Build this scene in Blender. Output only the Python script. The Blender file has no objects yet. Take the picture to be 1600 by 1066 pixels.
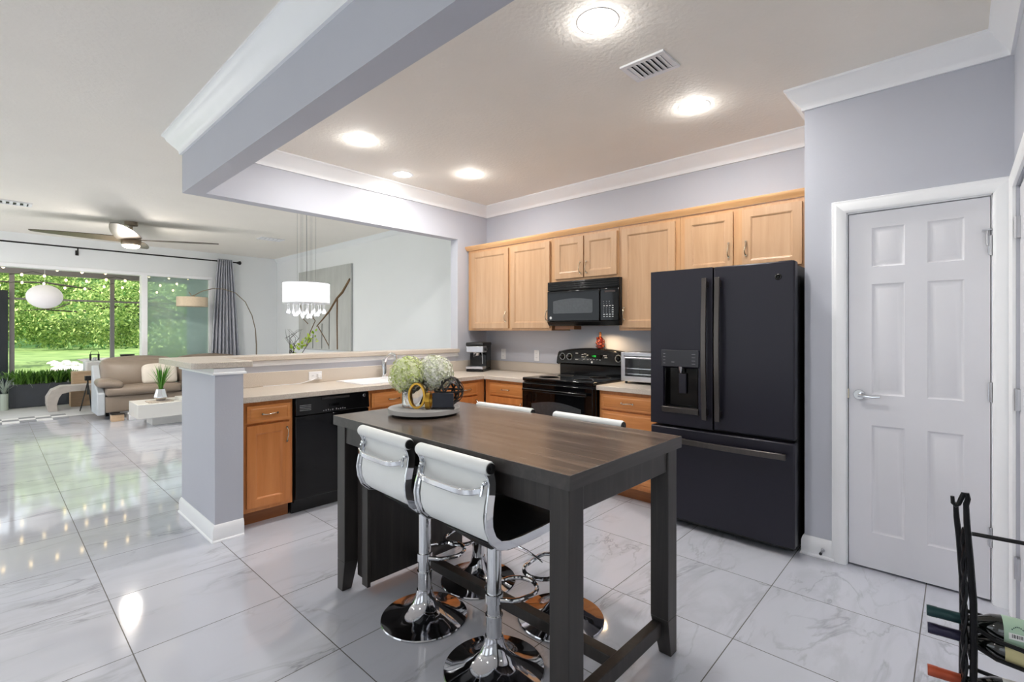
import bpy, math, random
from math import sin, cos, pi, radians as rad
from mathutils import Vector, Matrix
random.seed(7)
SC = bpy.context.scene
COL = SC.collection
# ------------------------------------------------------------------ camera, world, sun, exposure
cam_d = bpy.data.cameras.new('camera'); cam = bpy.data.objects.new('camera', cam_d); COL.objects.link(cam)
cam.location = (0, 0, 1.37); cam.rotation_euler = (rad(90), 0, rad(42.7))
cam_d.sensor_width = 36; cam_d.lens = 36 * 757 / 1600; cam_d.shift_y = -16 / 1600; cam_d.clip_start = .02; cam_d.clip_end = 300
SC.camera = cam
SC.view_settings.view_transform = 'Standard'; SC.view_settings.look = 'None'
SC.view_settings.gamma = 1; SC.view_settings.use_curve_mapping = False
SC.view_settings.exposure = 0.62
SC.cycles.use_denoising = True
SC.cycles.max_bounces = 10; SC.cycles.diffuse_bounces = 6; SC.cycles.glossy_bounces = 5; SC.cycles.transmission_bounces = 8; SC.cycles.transparent_max_bounces = 12
SC.cycles.sample_clamp_indirect = 6; SC.cycles.caustics_reflective = False; SC.cycles.caustics_refractive = False
W = bpy.data.worlds.new('sky'); SC.world = W; W.use_nodes = True
bg = W.node_tree.nodes['Background']; bg.inputs[0].default_value = (.86, .93, 1.0, 1); bg.inputs[1].default_value = 1.3
def lamp(name, kind, loc, power, col=(1, 1, 1), size=.1, rot=(0, 0, 0), **k):
    d = bpy.data.lights.new(name, kind); d.energy = power; d.color = col
    if kind == 'AREA': d.shape = 'DISK'; d.size = size
    elif kind == 'POINT': d.shadow_soft_size = size
    for a, b in k.items(): setattr(d, a, b)
    o = bpy.data.objects.new(name, d); COL.objects.link(o); o.location = loc; o.rotation_euler = rot
    return o
lamp('sun', 'SUN', (-30, -30, 40), 6.0, (1, .95, .86), rot=(rad(40), 0, rad(60)), angle=rad(1))
WARM = (1, .975, .94)
CAN_W = 12
# ------------------------------------------------------------------ materials
def srgb(r, g, b):
    f = lambda c: (c / 12.92 if c <= .04045 else ((c + .055) / 1.055) ** 2.4)
    return (f(r / 255), f(g / 255), f(b / 255), 1)
class N:
    def __init__(s, name):
        s.m = bpy.data.materials.new(name); s.m.use_nodes = True; s.t = s.m.node_tree; s.b = s.t.nodes['Principled BSDF']
    def n(s, ty, **k):
        x = s.t.nodes.new(ty)
        for a, v in k.items():
            if a.startswith('i_'): x.inputs[int(a[2:])].default_value = v
            else: setattr(x, a, v)
        return x
    def l(s, a, ao, b, bi): s.t.links.new(a.outputs[ao], b.inputs[bi])
    def coords(s, scale=(1, 1, 1), world=False, rot=(0, 0, 0)):
        mp = s.n('ShaderNodeMapping'); mp.inputs['Scale'].default_value = scale; mp.inputs['Rotation'].default_value = rot
        if world: g = s.n('ShaderNodeNewGeometry'); s.l(g, 'Position', mp, 0)
        else: g = s.n('ShaderNodeTexCoord'); s.l(g, 'Object', mp, 0)
        return mp
def mat(name, rgb, rough=.5, metal=0, spec=.5, noise=0, nscale=8, bump=0, bscale=60, coat=0, emit=0, emit_col=None, trans=0, alpha=1, world=False, stretch=(1, 1, 1), ior=None, sss=0):
    q = N(name); b = q.b; c = srgb(*rgb)
    b.inputs['Base Color'].default_value = c; b.inputs['Roughness'].default_value = rough; b.inputs['Metallic'].default_value = metal
    b.inputs['Specular IOR Level'].default_value = spec; b.inputs['Coat Weight'].default_value = coat
    b.inputs['Transmission Weight'].default_value = trans; b.inputs['Alpha'].default_value = alpha
    if ior: b.inputs['IOR'].default_value = ior
    if emit: b.inputs['Emission Color'].default_value = srgb(*(emit_col or rgb)); b.inputs['Emission Strength'].default_value = emit
    if noise or bump: mp = q.coords(stretch, world)
    if noise:
        nz = q.n('ShaderNodeTexNoise'); nz.inputs['Scale'].default_value = nscale; nz.inputs['Detail'].default_value = 5; q.l(mp, 0, nz, 0)
        r = q.n('ShaderNodeValToRGB'); e = r.color_ramp.elements
        e[0].position = .3; e[1].position = .7
        e[0].color = tuple(x * (1 - noise) for x in c[:3]) + (1,); e[1].color = tuple(min(1, x * (1 + noise)) for x in c[:3]) + (1,)
        q.l(nz, 0, r, 0); q.l(r, 0, b, 'Base Color')
    if bump:
        nz = q.n('ShaderNodeTexNoise'); nz.inputs['Scale'].default_value = bscale; nz.inputs['Detail'].default_value = 3; q.l(mp, 0, nz, 0)
        bp = q.n('ShaderNodeBump'); bp.inputs['Strength'].default_value = bump; bp.inputs['Distance'].default_value = .01
        q.l(nz, 0, bp, 'Height'); q.l(bp, 0, b, 'Normal')
    return q.m
M = {}
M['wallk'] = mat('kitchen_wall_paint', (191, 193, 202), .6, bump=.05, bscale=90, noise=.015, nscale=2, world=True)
M['walll'] = mat('living_wall_paint', (236, 239, 240), .6, bump=.05, bscale=90, noise=.01, nscale=2, world=True)
M['ceil'] = mat('ceiling_paint', (244, 239, 230), .8, bump=.25, bscale=45, noise=.012, nscale=3, world=True)
M['trim'] = mat('white_trim_paint', (247, 248, 250), .35, noise=.01)
M['doorw'] = mat('white_door_paint', (222, 222, 227), .4, noise=.01)
M['black'] = mat('gloss_black_enamel', (9, 9, 10), .14, noise=.1, spec=.35)
M['blackm'] = mat('satin_black', (18, 18, 19), .45, noise=.1)
M['blackglass'] = mat('black_glass', (6, 6, 7), .05, spec=.3, noise=.05)
M['winglass'] = mat('microwave_window_mesh', (58, 60, 62), .15, noise=.1, nscale=40)
M['slate'] = mat('black_slate_steel', (26, 24, 36), .38, .2, noise=.05, nscale=3)
M['slateh'] = mat('brushed_dark_steel', (88, 83, 80), .3, .85, noise=.08, nscale=60, stretch=(1, 1, .02))
M['dpanel'] = mat('dark_touch_panel', (50, 50, 55), .35, .3, noise=.05)
M['chrome'] = mat('chrome', (225, 227, 230), .07, 1, noise=.01)
M['chromed'] = mat('polished_dark_chrome', (190, 190, 195), .06, 1, noise=.01)
M['nickel'] = mat('brushed_nickel', (205, 193, 172), .25, 1, noise=.03)
M['steel'] = mat('stainless_steel', (200, 200, 204), .28, 1, noise=.03, nscale=20)
M['white'] = mat('white_plastic', (238, 238, 240), .35, noise=.01)
M['leather'] = mat('white_leatherette', (232, 234, 233), .45, noise=.02, bump=.03)
M['seatdark'] = mat('black_leatherette', (40, 42, 43), .35, noise=.06, bump=.03)
M['led'] = mat('lamp_diffuser', (255, 250, 240), .5, emit=14, noise=.001)
M['fanled'] = mat('fan_lamp_diffuser', (255, 235, 205), .5, emit=7, noise=.001)
M['shadeglow'] = mat('lit_white_shade', (255, 255, 255), .6, emit=2.6, noise=.001)
M['green_led'] = mat('green_clock_display', (30, 190, 70), .5, emit=1.2, noise=.01)
M['amberd'] = mat('dim_amber_display', (50, 36, 33), .4, noise=.05)
M['printw'] = mat('white_print', (205, 205, 205), .6, noise=.01)
M['printg'] = mat('grey_print', (120, 120, 122), .6, noise=.01)
M['glass'] = mat('clear_glass', (250, 252, 252), .02, trans=1, ior=1.45, noise=.001)
M['crystal'] = mat('crystal_drop', (250, 250, 255), .03, trans=.7, ior=1.5, noise=.001, emit=.25)
M['gold'] = mat('gold_metal', (190, 148, 62), .3, 1, noise=.08, nscale=30)
M['iron'] = mat('black_wrought_iron', (20, 20, 22), .3, .6, noise=.1, bump=.15, bscale=80)
M['woodgrey'] = mat('weathered_wood', (176, 164, 152), .6, noise=.15, nscale=6, stretch=(1, 8, 1))
M['taupe'] = mat('taupe_leather', (142, 128, 115), .42, noise=.05, bump=.04, bscale=20)
M['sofaside'] = mat('pale_grey_leather', (190, 196, 202), .45, noise=.04)
M['cream'] = mat('cream_fabric', (222, 214, 202), .8, noise=.05, bump=.1)
M['ctwhite'] = mat('cream_lacquer', (236, 235, 230), .25, noise=.01)
M['curtain'] = mat('grey_satin_curtain', (180, 182, 191), .4, noise=.05, stretch=(6, 6, .3))
M['rod'] = mat('bronze_black_rod', (28, 27, 28), .4, .5, noise=.05)
M['shade'] = mat('beige_linen_shade', (214, 196, 170), .8, noise=.04, nscale=40)
M['fanwood'] = mat('brown_fan_blade', (84, 72, 60), .4, noise=.15, stretch=(1, 10, 1))
M['fanmetal'] = mat('brushed_fan_nickel', (150, 138, 122), .3, .9, noise=.05)
M['concrete'] = mat('lanai_concrete', (205, 206, 210), .7, noise=.05, world=True)
M['alu'] = mat('bronze_aluminium', (150, 144, 147), .5, noise=.05)
M['alud'] = mat('dark_door_aluminium', (42, 48, 56), .4, noise=.05)
M['planter'] = mat('charcoal_planter', (62, 66, 74), .6, noise=.08)
M['stone'] = mat('grey_stone_bench', (186, 178, 172), .7, noise=.1, nscale=10)
M['crate'] = mat('pale_crate_wood', (196, 168, 138), .7, noise=.15, stretch=(1, 1, 10))
M['paper'] = mat('white_paper_lantern', (240, 235, 238), .9, noise=.01, emit=.22)
M['rock'] = mat('white_landscape_rock', (232, 224, 216), .9, noise=.12, nscale=4, bump=.2, bscale=6)
M['soil'] = mat('pond_gravel', (150, 140, 135), .9, noise=.15, nscale=2)
M['extwall'] = mat('outer_wall_stucco', (120, 130, 142), .8, noise=.03)
M['bulb'] = mat('string_bulb', (255, 222, 160), .4, emit=6, noise=.001)
M['bark'] = mat('tree_bark', (52, 46, 38), .9, noise=.2)
M['canvas'] = mat('grey_canvas', (186, 188, 184), .7, noise=.1, nscale=3, stretch=(2, 1, .6))
M['canvasline'] = mat('bronze_paint_branch', (112, 86, 58), .5, .2, noise=.2, nscale=40)
M['canvasline2'] = mat('grey_paint_stroke', (110, 112, 108), .6, noise=.1)
M['bottleg'] = mat('dark_bottle_glass', (14, 18, 16), .06, coat=.5, noise=.05)
M['foilgreen'] = mat('dark_green_foil', (18, 52, 54), .3, .3, noise=.08)
M['foilnavy'] = mat('navy_foil', (40, 38, 62), .3, .3, noise=.08)
M['foilred'] = mat('copper_red_foil', (166, 72, 42), .35, .3, noise=.1, nscale=60)
M['labgreen'] = mat('sage_label', (160, 186, 164), .6, noise=.03)
M['labwhite'] = mat('white_label', (226, 226, 224), .6, noise=.02)
M['labtan'] = mat('tan_label', (192, 182, 136), .6, noise=.05)
M['ink'] = mat('dark_ink', (30, 30, 32), .6, noise=.02)
M['inkred'] = mat('red_ink', (120, 40, 50), .6, noise=.02)
M['chili'] = mat('red_bead', (72, 20, 12), .2, noise=.3, nscale=90, coat=.5)
M['chilib'] = mat('amber_bead', (140, 52, 22), .2, noise=.3, nscale=90, coat=.5)
M['traytop'] = mat('whitewashed_tray_wood', (178, 166, 154), .6, noise=.12, nscale=5, stretch=(1, 9, 1))
M['trayrim'] = mat('grey_tray_band', (172, 170, 168), .45, 0, noise=.05)
M['petal'] = mat('white_petal', (236, 238, 222), .7, noise=.04, nscale=20)
M['petalg'] = mat('lime_petal', (196, 208, 118), .7, noise=.12, nscale=20)
M['stem'] = mat('dark_stem', (52, 58, 40), .6, noise=.1)
M['signb'] = mat('slate_sign_face', (34, 38, 50), .4, noise=.1)
M['rugw'] = mat('white_cotton', (226, 226, 228), .9, noise=.05)
def leafmat(name, c1, c2, sss=.25):
    q = N(name); b = q.b; b.inputs['Roughness'].default_value = .55
    g = q.n('ShaderNodeNewGeometry'); r = q.n('ShaderNodeValToRGB'); e = r.color_ramp.elements
    e[0].color = srgb(*c1); e[1].color = srgb(*c2); q.l(g, 'Random Per Island', r, 0); q.l(r, 0, b, 'Base Color')
    tr = q.n('ShaderNodeBsdfTranslucent'); q.l(r, 0, tr, 0); mx = q.n('ShaderNodeMixShader'); mx.inputs[0].default_value = sss
    o = q.t.nodes['Material Output']; q.l(b, 0, mx, 1); q.l(tr, 0, mx, 2); q.l(mx, 0, o, 0)
    return q.m
M['leaf'] = leafmat('tree_leaf', (62, 112, 44), (205, 224, 142), .35)
M['leaf2'] = leafmat('distant_leaf', (80, 128, 72), (180, 206, 140), .35)
M['leafd'] = leafmat('dark_shrub_leaf', (34, 78, 26), (120, 168, 66))
M['leafb'] = leafmat('bright_plant_leaf', (120, 160, 30), (200, 220, 80))
M['leafg'] = leafmat('grass_blade', (40, 100, 25), (110, 170, 60))
M['silver'] = leafmat('pale_strappy_leaf', (150, 165, 155), (205, 215, 205))
def wood(name, base, dark, light, scale=1.0, rough=.35, axis='z', streak=.5, spec=.5):
    q = N(name); st = {'z': (14, 14, .9), 'x': (.9, 14, 14), 'y': (14, .9, 14)}[axis]
    mp = q.coords(tuple(v * scale for v in st)); nz = q.n('ShaderNodeTexNoise'); nz.inputs['Scale'].default_value = 2.2; nz.inputs['Detail'].default_value = 7; nz.inputs['Roughness'].default_value = .62
    nz.inputs['Distortion'].default_value = .6
    q.l(mp, 0, nz, 0); r = q.n('ShaderNodeValToRGB'); e = r.color_ramp.elements
    e[0].position = .25; e[0].color = srgb(*dark); e[1].position = .75; e[1].color = srgb(*light); x = e.new(.5); x.color = srgb(*base)
    q.l(nz, 0, r, 0); q.l(r, 0, q.b, 'Base Color'); q.b.inputs['Roughness'].default_value = rough; q.b.inputs['Specular IOR Level'].default_value = spec
    bp = q.n('ShaderNodeBump'); bp.inputs['Strength'].default_value = .08; bp.inputs['Distance'].default_value = .002; q.l(nz, 0, bp, 'Height'); q.l(bp, 0, q.b, 'Normal')
    return q.m
M['maple'] = wood('honey_maple', (190, 146, 103), (178, 132, 90), (200, 158, 116))
M['maplex'] = wood('honey_maple_crossgrain', (208, 160, 110), (194, 144, 94), (218, 174, 126), axis='x')
M['maplepanel'] = wood('maple_veneer_panel', (184, 147, 112), (173, 135, 99), (194, 158, 124), scale=.6)
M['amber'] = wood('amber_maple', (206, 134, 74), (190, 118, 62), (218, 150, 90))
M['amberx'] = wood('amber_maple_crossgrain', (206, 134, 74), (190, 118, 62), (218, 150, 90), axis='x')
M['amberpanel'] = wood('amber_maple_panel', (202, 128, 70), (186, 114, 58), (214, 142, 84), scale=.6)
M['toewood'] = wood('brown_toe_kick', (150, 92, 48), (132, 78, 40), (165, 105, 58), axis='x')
M['tabletop'] = wood('espresso_tabletop', (96, 82, 73), (60, 51, 46), (136, 118, 104), axis='x', rough=.22, scale=.8, spec=.6)
M['tablewood'] = wood('espresso_wood', (44, 40, 38), (33, 30, 29), (56, 51, 48), rough=.45)
M['tableedge'] = wood('espresso_edge', (58, 54, 52), (46, 43, 41), (72, 66, 63), axis='y', rough=.4)
def laminate():
    q = N('beige_speckled_laminate'); mp = q.coords(world=True)
    nz = q.n('ShaderNodeTexNoise'); nz.inputs['Scale'].default_value = 220; nz.inputs['Detail'].default_value = 2; q.l(mp, 0, nz, 0)
    r = q.n('ShaderNodeValToRGB'); e = r.color_ramp.elements; e[0].position = .35; e[1].position = .65
    e[0].color = srgb(190, 178, 164); e[1].color = srgb(216, 206, 194); q.l(nz, 0, r, 0); q.l(r, 0, q.b, 'Base Color'); q.b.inputs['Roughness'].default_value = .32
    return q.m
M['lam'] = laminate()
def floor_tile():
    q = N('polished_marble_tile'); T = .61
    g = q.n('ShaderNodeNewGeometry'); off = q.n('ShaderNodeVectorMath', operation='ADD'); off.inputs[1].default_value = (.13 + T * 60, -.42 + T * 60, 0); q.l(g, 'Position', off, 0)
    dv = q.n('ShaderNodeVectorMath', operation='DIVIDE'); dv.inputs[1].default_value = (T, T, 1); q.l(off, 0, dv, 0)
    fr = q.n('ShaderNodeVectorMath', operation='FRACTION'); q.l(dv, 0, fr, 0); fl = q.n('ShaderNodeVectorMath', operation='FLOOR'); q.l(dv, 0, fl, 0)
    sx = q.n('ShaderNodeSeparateXYZ'); q.l(fr, 0, sx, 0)
    def edge(o):
        a = q.n('ShaderNodeMath', operation='SUBTRACT'); q.l(sx, o, a, 0); a.inputs[1].default_value = .5
        b = q.n('ShaderNodeMath', operation='ABSOLUTE'); q.l(a, 0, b, 0)
        c = q.n('ShaderNodeMath', operation='GREATER_THAN'); q.l(b, 0, c, 0); c.inputs[1].default_value = .5 - .0035; return c
    ex, ey = edge('X'), edge('Y'); mx = q.n('ShaderNodeMath', operation='MAXIMUM'); q.l(ex, 0, mx, 0); q.l(ey, 0, mx, 1)
    wn = q.n('ShaderNodeTexWhiteNoise', noise_dimensions='3D'); q.l(fl, 0, wn, 0)
    sc = q.n('ShaderNodeVectorMath', operation='SCALE'); sc.inputs['Scale'].default_value = 30; q.l(wn, 'Color', sc, 0)
    ad = q.n('ShaderNodeVectorMath', operation='ADD'); q.l(g, 'Position', ad, 0); q.l(sc, 0, ad, 1)
    mp = q.n('ShaderNodeMapping'); mp.inputs['Rotation'].default_value = (0, 0, rad(-35)); mp.inputs['Scale'].default_value = (3.2, .9, 1); q.l(ad, 0, mp, 0)
    def vein(scale, width, dist):
        nz = q.n('ShaderNodeTexNoise'); nz.inputs['Scale'].default_value = scale; nz.inputs['Detail'].default_value = 6; nz.inputs['Roughness'].default_value = .55; nz.inputs['Distortion'].default_value = dist; q.l(mp, 0, nz, 0)
        a = q.n('ShaderNodeMath', operation='SUBTRACT'); q.l(nz, 0, a, 0); a.inputs[1].default_value = .5
        b = q.n('ShaderNodeMath', operation='ABSOLUTE'); q.l(a, 0, b, 0)
        r = q.n('ShaderNodeMapRange'); r.inputs['From Min'].default_value = 0; r.inputs['From Max'].default_value = width; r.inputs['To Min'].default_value = 1; r.inputs['To Max'].default_value = 0; q.l(b, 0, r, 0); return r
    v1 = vein(.9, .018, 1.2); v2 = vein(1.7, .10, .8)
    nm = q.n('ShaderNodeTexNoise'); nm.inputs['Scale'].default_value = 1.1; q.l(mp, 0, nm, 0)
    rm = q.n('ShaderNodeMapRange'); rm.inputs['From Min'].default_value = .42; rm.inputs['From Max'].default_value = .68; q.l(nm, 0, rm, 0)
    m1 = q.n('ShaderNodeMath', operation='MULTIPLY'); q.l(v1, 0, m1, 0); q.l(rm, 0, m1, 1)
    m2 = q.n('ShaderNodeMath', operation='MULTIPLY'); q.l(v2, 0, m2, 0); q.l(rm, 0, m2, 1)
    k2 = q.n('ShaderNodeMath', operation='MULTIPLY'); q.l(m2, 0, k2, 0); k2.inputs[1].default_value = .36
    k1 = q.n('ShaderNodeMath', operation='MULTIPLY'); q.l(m1, 0, k1, 0); k1.inputs[1].default_value = .66
    sm = q.n('ShaderNodeMath', operation='ADD', use_clamp=True); q.l(k1, 0, sm, 0); q.l(k2, 0, sm, 1)
    c = q.n('ShaderNodeMix', data_type='RGBA'); c.inputs[6].default_value = srgb(197, 200, 210); c.inputs[7].default_value = srgb(150, 151, 158); q.l(sm, 0, c, 0)
    c2 = q.n('ShaderNodeMix', data_type='RGBA'); c2.inputs[7].default_value = srgb(78, 74, 72); q.l(c, 2, c2, 6); q.l(mx, 0, c2, 0)
    q.l(c2, 2, q.b, 'Base Color')
    rr = q.n('ShaderNodeMapRange'); rr.inputs['To Min'].default_value = .06; rr.inputs['To Max'].default_value = .6; q.l(mx, 0, rr, 0); q.l(rr, 0, q.b, 'Roughness')
    q.b.inputs['Specular IOR Level'].default_value = .8
    return q.m
M['floor'] = floor_tile()
def lawn():
    q = N('sunny_lawn'); mp = q.coords(world=True); nz = q.n('ShaderNodeTexNoise'); nz.inputs['Scale'].default_value = .8; nz.inputs['Detail'].default_value = 8; q.l(mp, 0, nz, 0)
    r = q.n('ShaderNodeValToRGB'); e = r.color_ramp.elements; e[0].position = .35; e[1].position = .7; e[0].color = srgb(84, 112, 54); e[1].color = srgb(128, 150, 86)
    q.l(nz, 0, r, 0); q.l(r, 0, q.b, 'Base Color'); q.b.inputs['Roughness'].default_value = .9; return q.m
M['lawn'] = lawn()
def hazepane():
    q = N('hazy_slider_glass'); o = q.t.nodes['Material Output']
    t = q.n('ShaderNodeBsdfTransparent'); t.inputs[0].default_value = (.9, .97, .95, 1); gl = q.n('ShaderNodeBsdfGlossy'); gl.inputs['Roughness'].default_value = .02
    d = q.n('ShaderNodeBsdfDiffuse'); d.inputs[0].default_value = srgb(205, 232, 222)
    a = q.n('ShaderNodeMixShader'); a.inputs[0].default_value = .38; q.l(t, 0, a, 1); q.l(d, 0, a, 2)
    lw = q.n('ShaderNodeFresnel'); lw.inputs[0].default_value = 1.5; b = q.n('ShaderNodeMixShader'); q.l(lw, 0, b, 0); q.l(a, 0, b, 1); q.l(gl, 0, b, 2); q.l(b, 0, o, 0)
    return q.m
M['pane'] = hazepane()
# ------------------------------------------------------------------ mesh builder
class MB:
    def __init__(s): s.v = []; s.f = []; s.X = Matrix()
    def at(s, loc=(0, 0, 0), rz=0, rx=0, ry=0):
        s.X = Matrix.Translation(loc) @ Matrix.Rotation(rz, 4, 'Z') @ Matrix.Rotation(ry, 4, 'Y') @ Matrix.Rotation(rx, 4, 'X'); return s
    def add(s, vs, fs):
        b = len(s.v); s.v += [tuple(s.X @ Vector(p)) for p in vs]; s.f += [tuple(b + i for i in q) for q in fs]; return s
    def box(s, x0, x1, y0, y1, z0, z1):
        if x0 > x1: x0, x1 = x1, x0
        if y0 > y1: y0, y1 = y1, y0
        if z0 > z1: z0, z1 = z1, z0
        return s.add([(x, y, z) for z in (z0, z1) for y in (y0, y1) for x in (x0, x1)], [(0, 2, 3, 1), (4, 5, 7, 6), (0, 1, 5, 4), (2, 6, 7, 3), (0, 4, 6, 2), (1, 3, 7, 5)])
    def hexa(s, bot, top):
        return s.add(list(bot) + list(top), [(3, 2, 1, 0), (4, 5, 6, 7), (0, 1, 5, 4), (1, 2, 6, 5), (2, 3, 7, 6), (3, 0, 4, 7)])
    def lathe(s, prof, c=(0, 0, 0), n=32, axis='z'):
        vs = []; fs = []; m = len(prof)
        for i in range(n):
            a = 2 * pi * i / n
            for r, z in prof:
                p = (r * cos(a), r * sin(a), z)
                if axis == 'y': p = (p[0], p[2], -p[1])
                if axis == 'x': p = (p[2], p[0], p[1])
                vs.append((c[0] + p[0], c[1] + p[1], c[2] + p[2]))
        for i in range(n):
            j = (i + 1) % n
            for k in range(m - 1): fs.append((i * m + k, j * m + k, j * m + k + 1, i * m + k + 1))
        if prof[0][0] > 1e-6: fs.append(tuple(i * m for i in range(n))[::-1])
        if prof[-1][0] > 1e-6: fs.append(tuple(i * m + m - 1 for i in range(n)))
        return s.add(vs, fs)
    def cyl(s, c, r, h, axis='z', n=24, r2=None): return s.lathe([(r, 0), (r if r2 is None else r2, h)], c, n, axis)
    def ball(s, c, r, n=16, m=10, sz=1, sy=1):
        vs = []; fs = []
        for j in range(m + 1):
            t = pi * j / m
            for i in range(n): a = 2 * pi * i / n; vs.append((c[0] + r * sin(t) * cos(a), c[1] + r * sy * sin(t) * sin(a), c[2] - r * sz * cos(t)))
        for j in range(m):
            for i in range(n): k = (i + 1) % n; fs.append((j * n + i, j * n + k, (j + 1) * n + k, (j + 1) * n + i))
        return s.add(vs, fs)
    def tube(s, path, r, n=10, closed=False, flat=None, twist=0):
        P = [Vector(p) for p in path]; m = len(P); rs = r if isinstance(r, (list, tuple)) else [r] * m; vs = []; fs = []; up = None
        for i, p in enumerate(P):
            a = P[(i - 1) % m] if (closed or i > 0) else p; b = P[(i + 1) % m] if (closed or i < m - 1) else p
            t = (b - a).normalized()
            if up is None: up = t.orthogonal().normalized() if flat is None else (Vector(flat) - t * t.dot(Vector(flat))).normalized()
            u = (up - t * up.dot(t)); u = u.normalized() if u.length > 1e-6 else t.orthogonal().normalized(); up = u; w = t.cross(u)
            for k in range(n):
                an = 2 * pi * k / n + twist * i; vs.append(p + (u * cos(an) + w * sin(an)) * rs[i])
        for i in range(m if closed else m - 1):
            j = (i + 1) % m
            for k in range(n): l = (k + 1) % n; fs.append((i * n + k, i * n + l, j * n + l, j * n + k))
        if not closed: fs += [tuple(range(n))[::-1], tuple((m - 1) * n + k for k in range(n))]
        return s.add(vs, fs)
    def strip(s, path, w, t, side=(1, 0, 0)):   # flat bar swept along a path; w along side, t across
        P = [Vector(p) for p in path]; S = Vector(side).normalized(); vs = []; fs = []; m = len(P)
        ws = w if isinstance(w, (list, tuple)) else [w] * m
        for i, p in enumerate(P):
            d = (P[min(i + 1, m - 1)] - P[max(i - 1, 0)]).normalized(); nn = d.cross(S).normalized()
            vs += [p - S * ws[i] / 2 - nn * t / 2, p + S * ws[i] / 2 - nn * t / 2, p + S * ws[i] / 2 + nn * t / 2, p - S * ws[i] / 2 + nn * t / 2]
        for i in range(m - 1):
            for k in range(4): l = (k + 1) % 4; fs.append((i * 4 + k, i * 4 + l, i * 4 + 4 + l, i * 4 + 4 + k))
        fs += [(3, 2, 1, 0), tuple(4 * (m - 1) + k for k in range(4))]
        return s.add(vs, fs)
    def prism(s, poly, d0, d1, axis='y'):
        n = len(poly); mk = {'y': lambda a, b, d: (a, d, b), 'x': lambda a, b, d: (d, a, b), 'z': lambda a, b, d: (a, b, d)}[axis]
        vs = [mk(a, b, d0) for a, b in poly] + [mk(a, b, d1) for a, b in poly]
        return s.add(vs, [tuple(range(n))[::-1], tuple(range(n, 2 * n))] + [(i, (i + 1) % n, n + (i + 1) % n, n + i) for i in range(n)])
    def panel(s, x0, x1, z0, z1, y, t, rects, rings):   # slab facing -y at y, thickness t, rects get stepped rings [(inset, depth)...]
        xs = sorted({x0, x1} | {r[0] for r in rects} | {r[1] for r in rects}); zs = sorted({z0, z1} | {r[2] for r in rects} | {r[3] for r in rects})
        vs = []; fs = []
        for a, b in zip(xs, xs[1:]):
            for c, d in zip(zs, zs[1:]):
                mx, mz = (a + b) / 2, (c + d) / 2
                if any(r[0] < mx < r[1] and r[2] < mz < r[3] for r in rects): continue
                k = len(vs); vs += [(a, y, c), (b, y, c), (b, y, d), (a, y, d)]; fs.append((k, k + 1, k + 2, k + 3))
        for r in rects:
            loops = [(0, 0)] + rings; k = len(vs)
            for i, dp in loops: vs += [(r[0] + i, y + dp, r[2] + i), (r[1] - i, y + dp, r[2] + i), (r[1] - i, y + dp, r[3] - i), (r[0] + i, y + dp, r[3] - i)]
            for j in range(len(loops) - 1):
                for q in range(4): l = (q + 1) % 4; fs.append((k + 4 * j + q, k + 4 * j + l, k + 4 * j + 4 + l, k + 4 * j + 4 + q))
            e = k + 4 * (len(loops) - 1); fs.append((e, e + 1, e + 2, e + 3))
        k = len(vs); vs += [(x0, y, z0), (x1, y, z0), (x1, y, z1), (x0, y, z1), (x0, y + t, z0), (x1, y + t, z0), (x1, y + t, z1), (x0, y + t, z1)]
        fs += [(k, k + 4, k + 5, k + 1), (k + 1, k + 5, k + 6, k + 2), (k + 2, k + 6, k + 7, k + 3), (k + 3, k + 7, k + 4, k), (k + 7, k + 6, k + 5, k + 4)]
        return s.add(vs, fs)
ORG = {}
def build(name, mb, m, parent=None, bevel=0, ang=35, sub=0, smooth=True):
    me = bpy.data.meshes.new(name); org = ORG.get(parent.name, Vector()) if parent else Vector()
    me.from_pydata([Vector(p) - org for p in mb.v], [], mb.f); me.validate(); me.update()
    me.materials.append(M[m] if isinstance(m, str) else m)
    if smooth: me.polygons.foreach_set('use_smooth', [True] * len(me.polygons)); me.set_sharp_from_angle(angle=rad(ang))
    o = bpy.data.objects.new(name, me); COL.objects.link(o)
    if parent: o.parent = parent; ORG[o.name] = org
    if bevel:
        b = o.modifiers.new('bevel', 'BEVEL'); b.width = bevel; b.segments = 2; b.limit_method = 'ANGLE'; b.angle_limit = rad(40)
    if sub: b = o.modifiers.new('sub', 'SUBSURF'); b.levels = sub; b.render_levels = sub
    return o
def tag(o, label, cat, group=None, kind=None):
    o['label'] = label; o['category'] = cat
    if group: o['group'] = group
    if kind: o['kind'] = kind
    return o
def thing(name, label, cat, loc=(0, 0, 0), rz=0, group=None, local=False):
    o = bpy.data.objects.new(name, None); COL.objects.link(o); o.empty_display_size = .05
    o.location = loc; o.rotation_euler = (0, 0, rz); ORG[o.name] = Vector() if (rz or local) else Vector(loc)
    return tag(o, label, cat, group)
def single(name, mb, m, label, cat, group=None, loc=None, **k):
    if loc is not None:
        mb.v = [tuple(Vector(p) - Vector(loc)) for p in mb.v]
    o = build(name, mb, m, **k)
    if loc is not None: o.location = loc
    return tag(o, label, cat, group)
def struct(name, mb, m, parent=None, **k):
    o = build(name, mb, m, parent, **k)
    if not parent: o['kind'] = 'structure'
    return o
def dup(o, loc=None, rz=None, label=None, parent=None):
    c = o.copy(); COL.objects.link(c)
    if parent: c.parent = parent
    if loc is not None: c.location = loc
    if rz is not None: c.rotation_euler = (0, 0, rz)
    if label: c['label'] = label
    for ch in list(o.children): dup(ch, parent=c)
    return c
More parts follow.
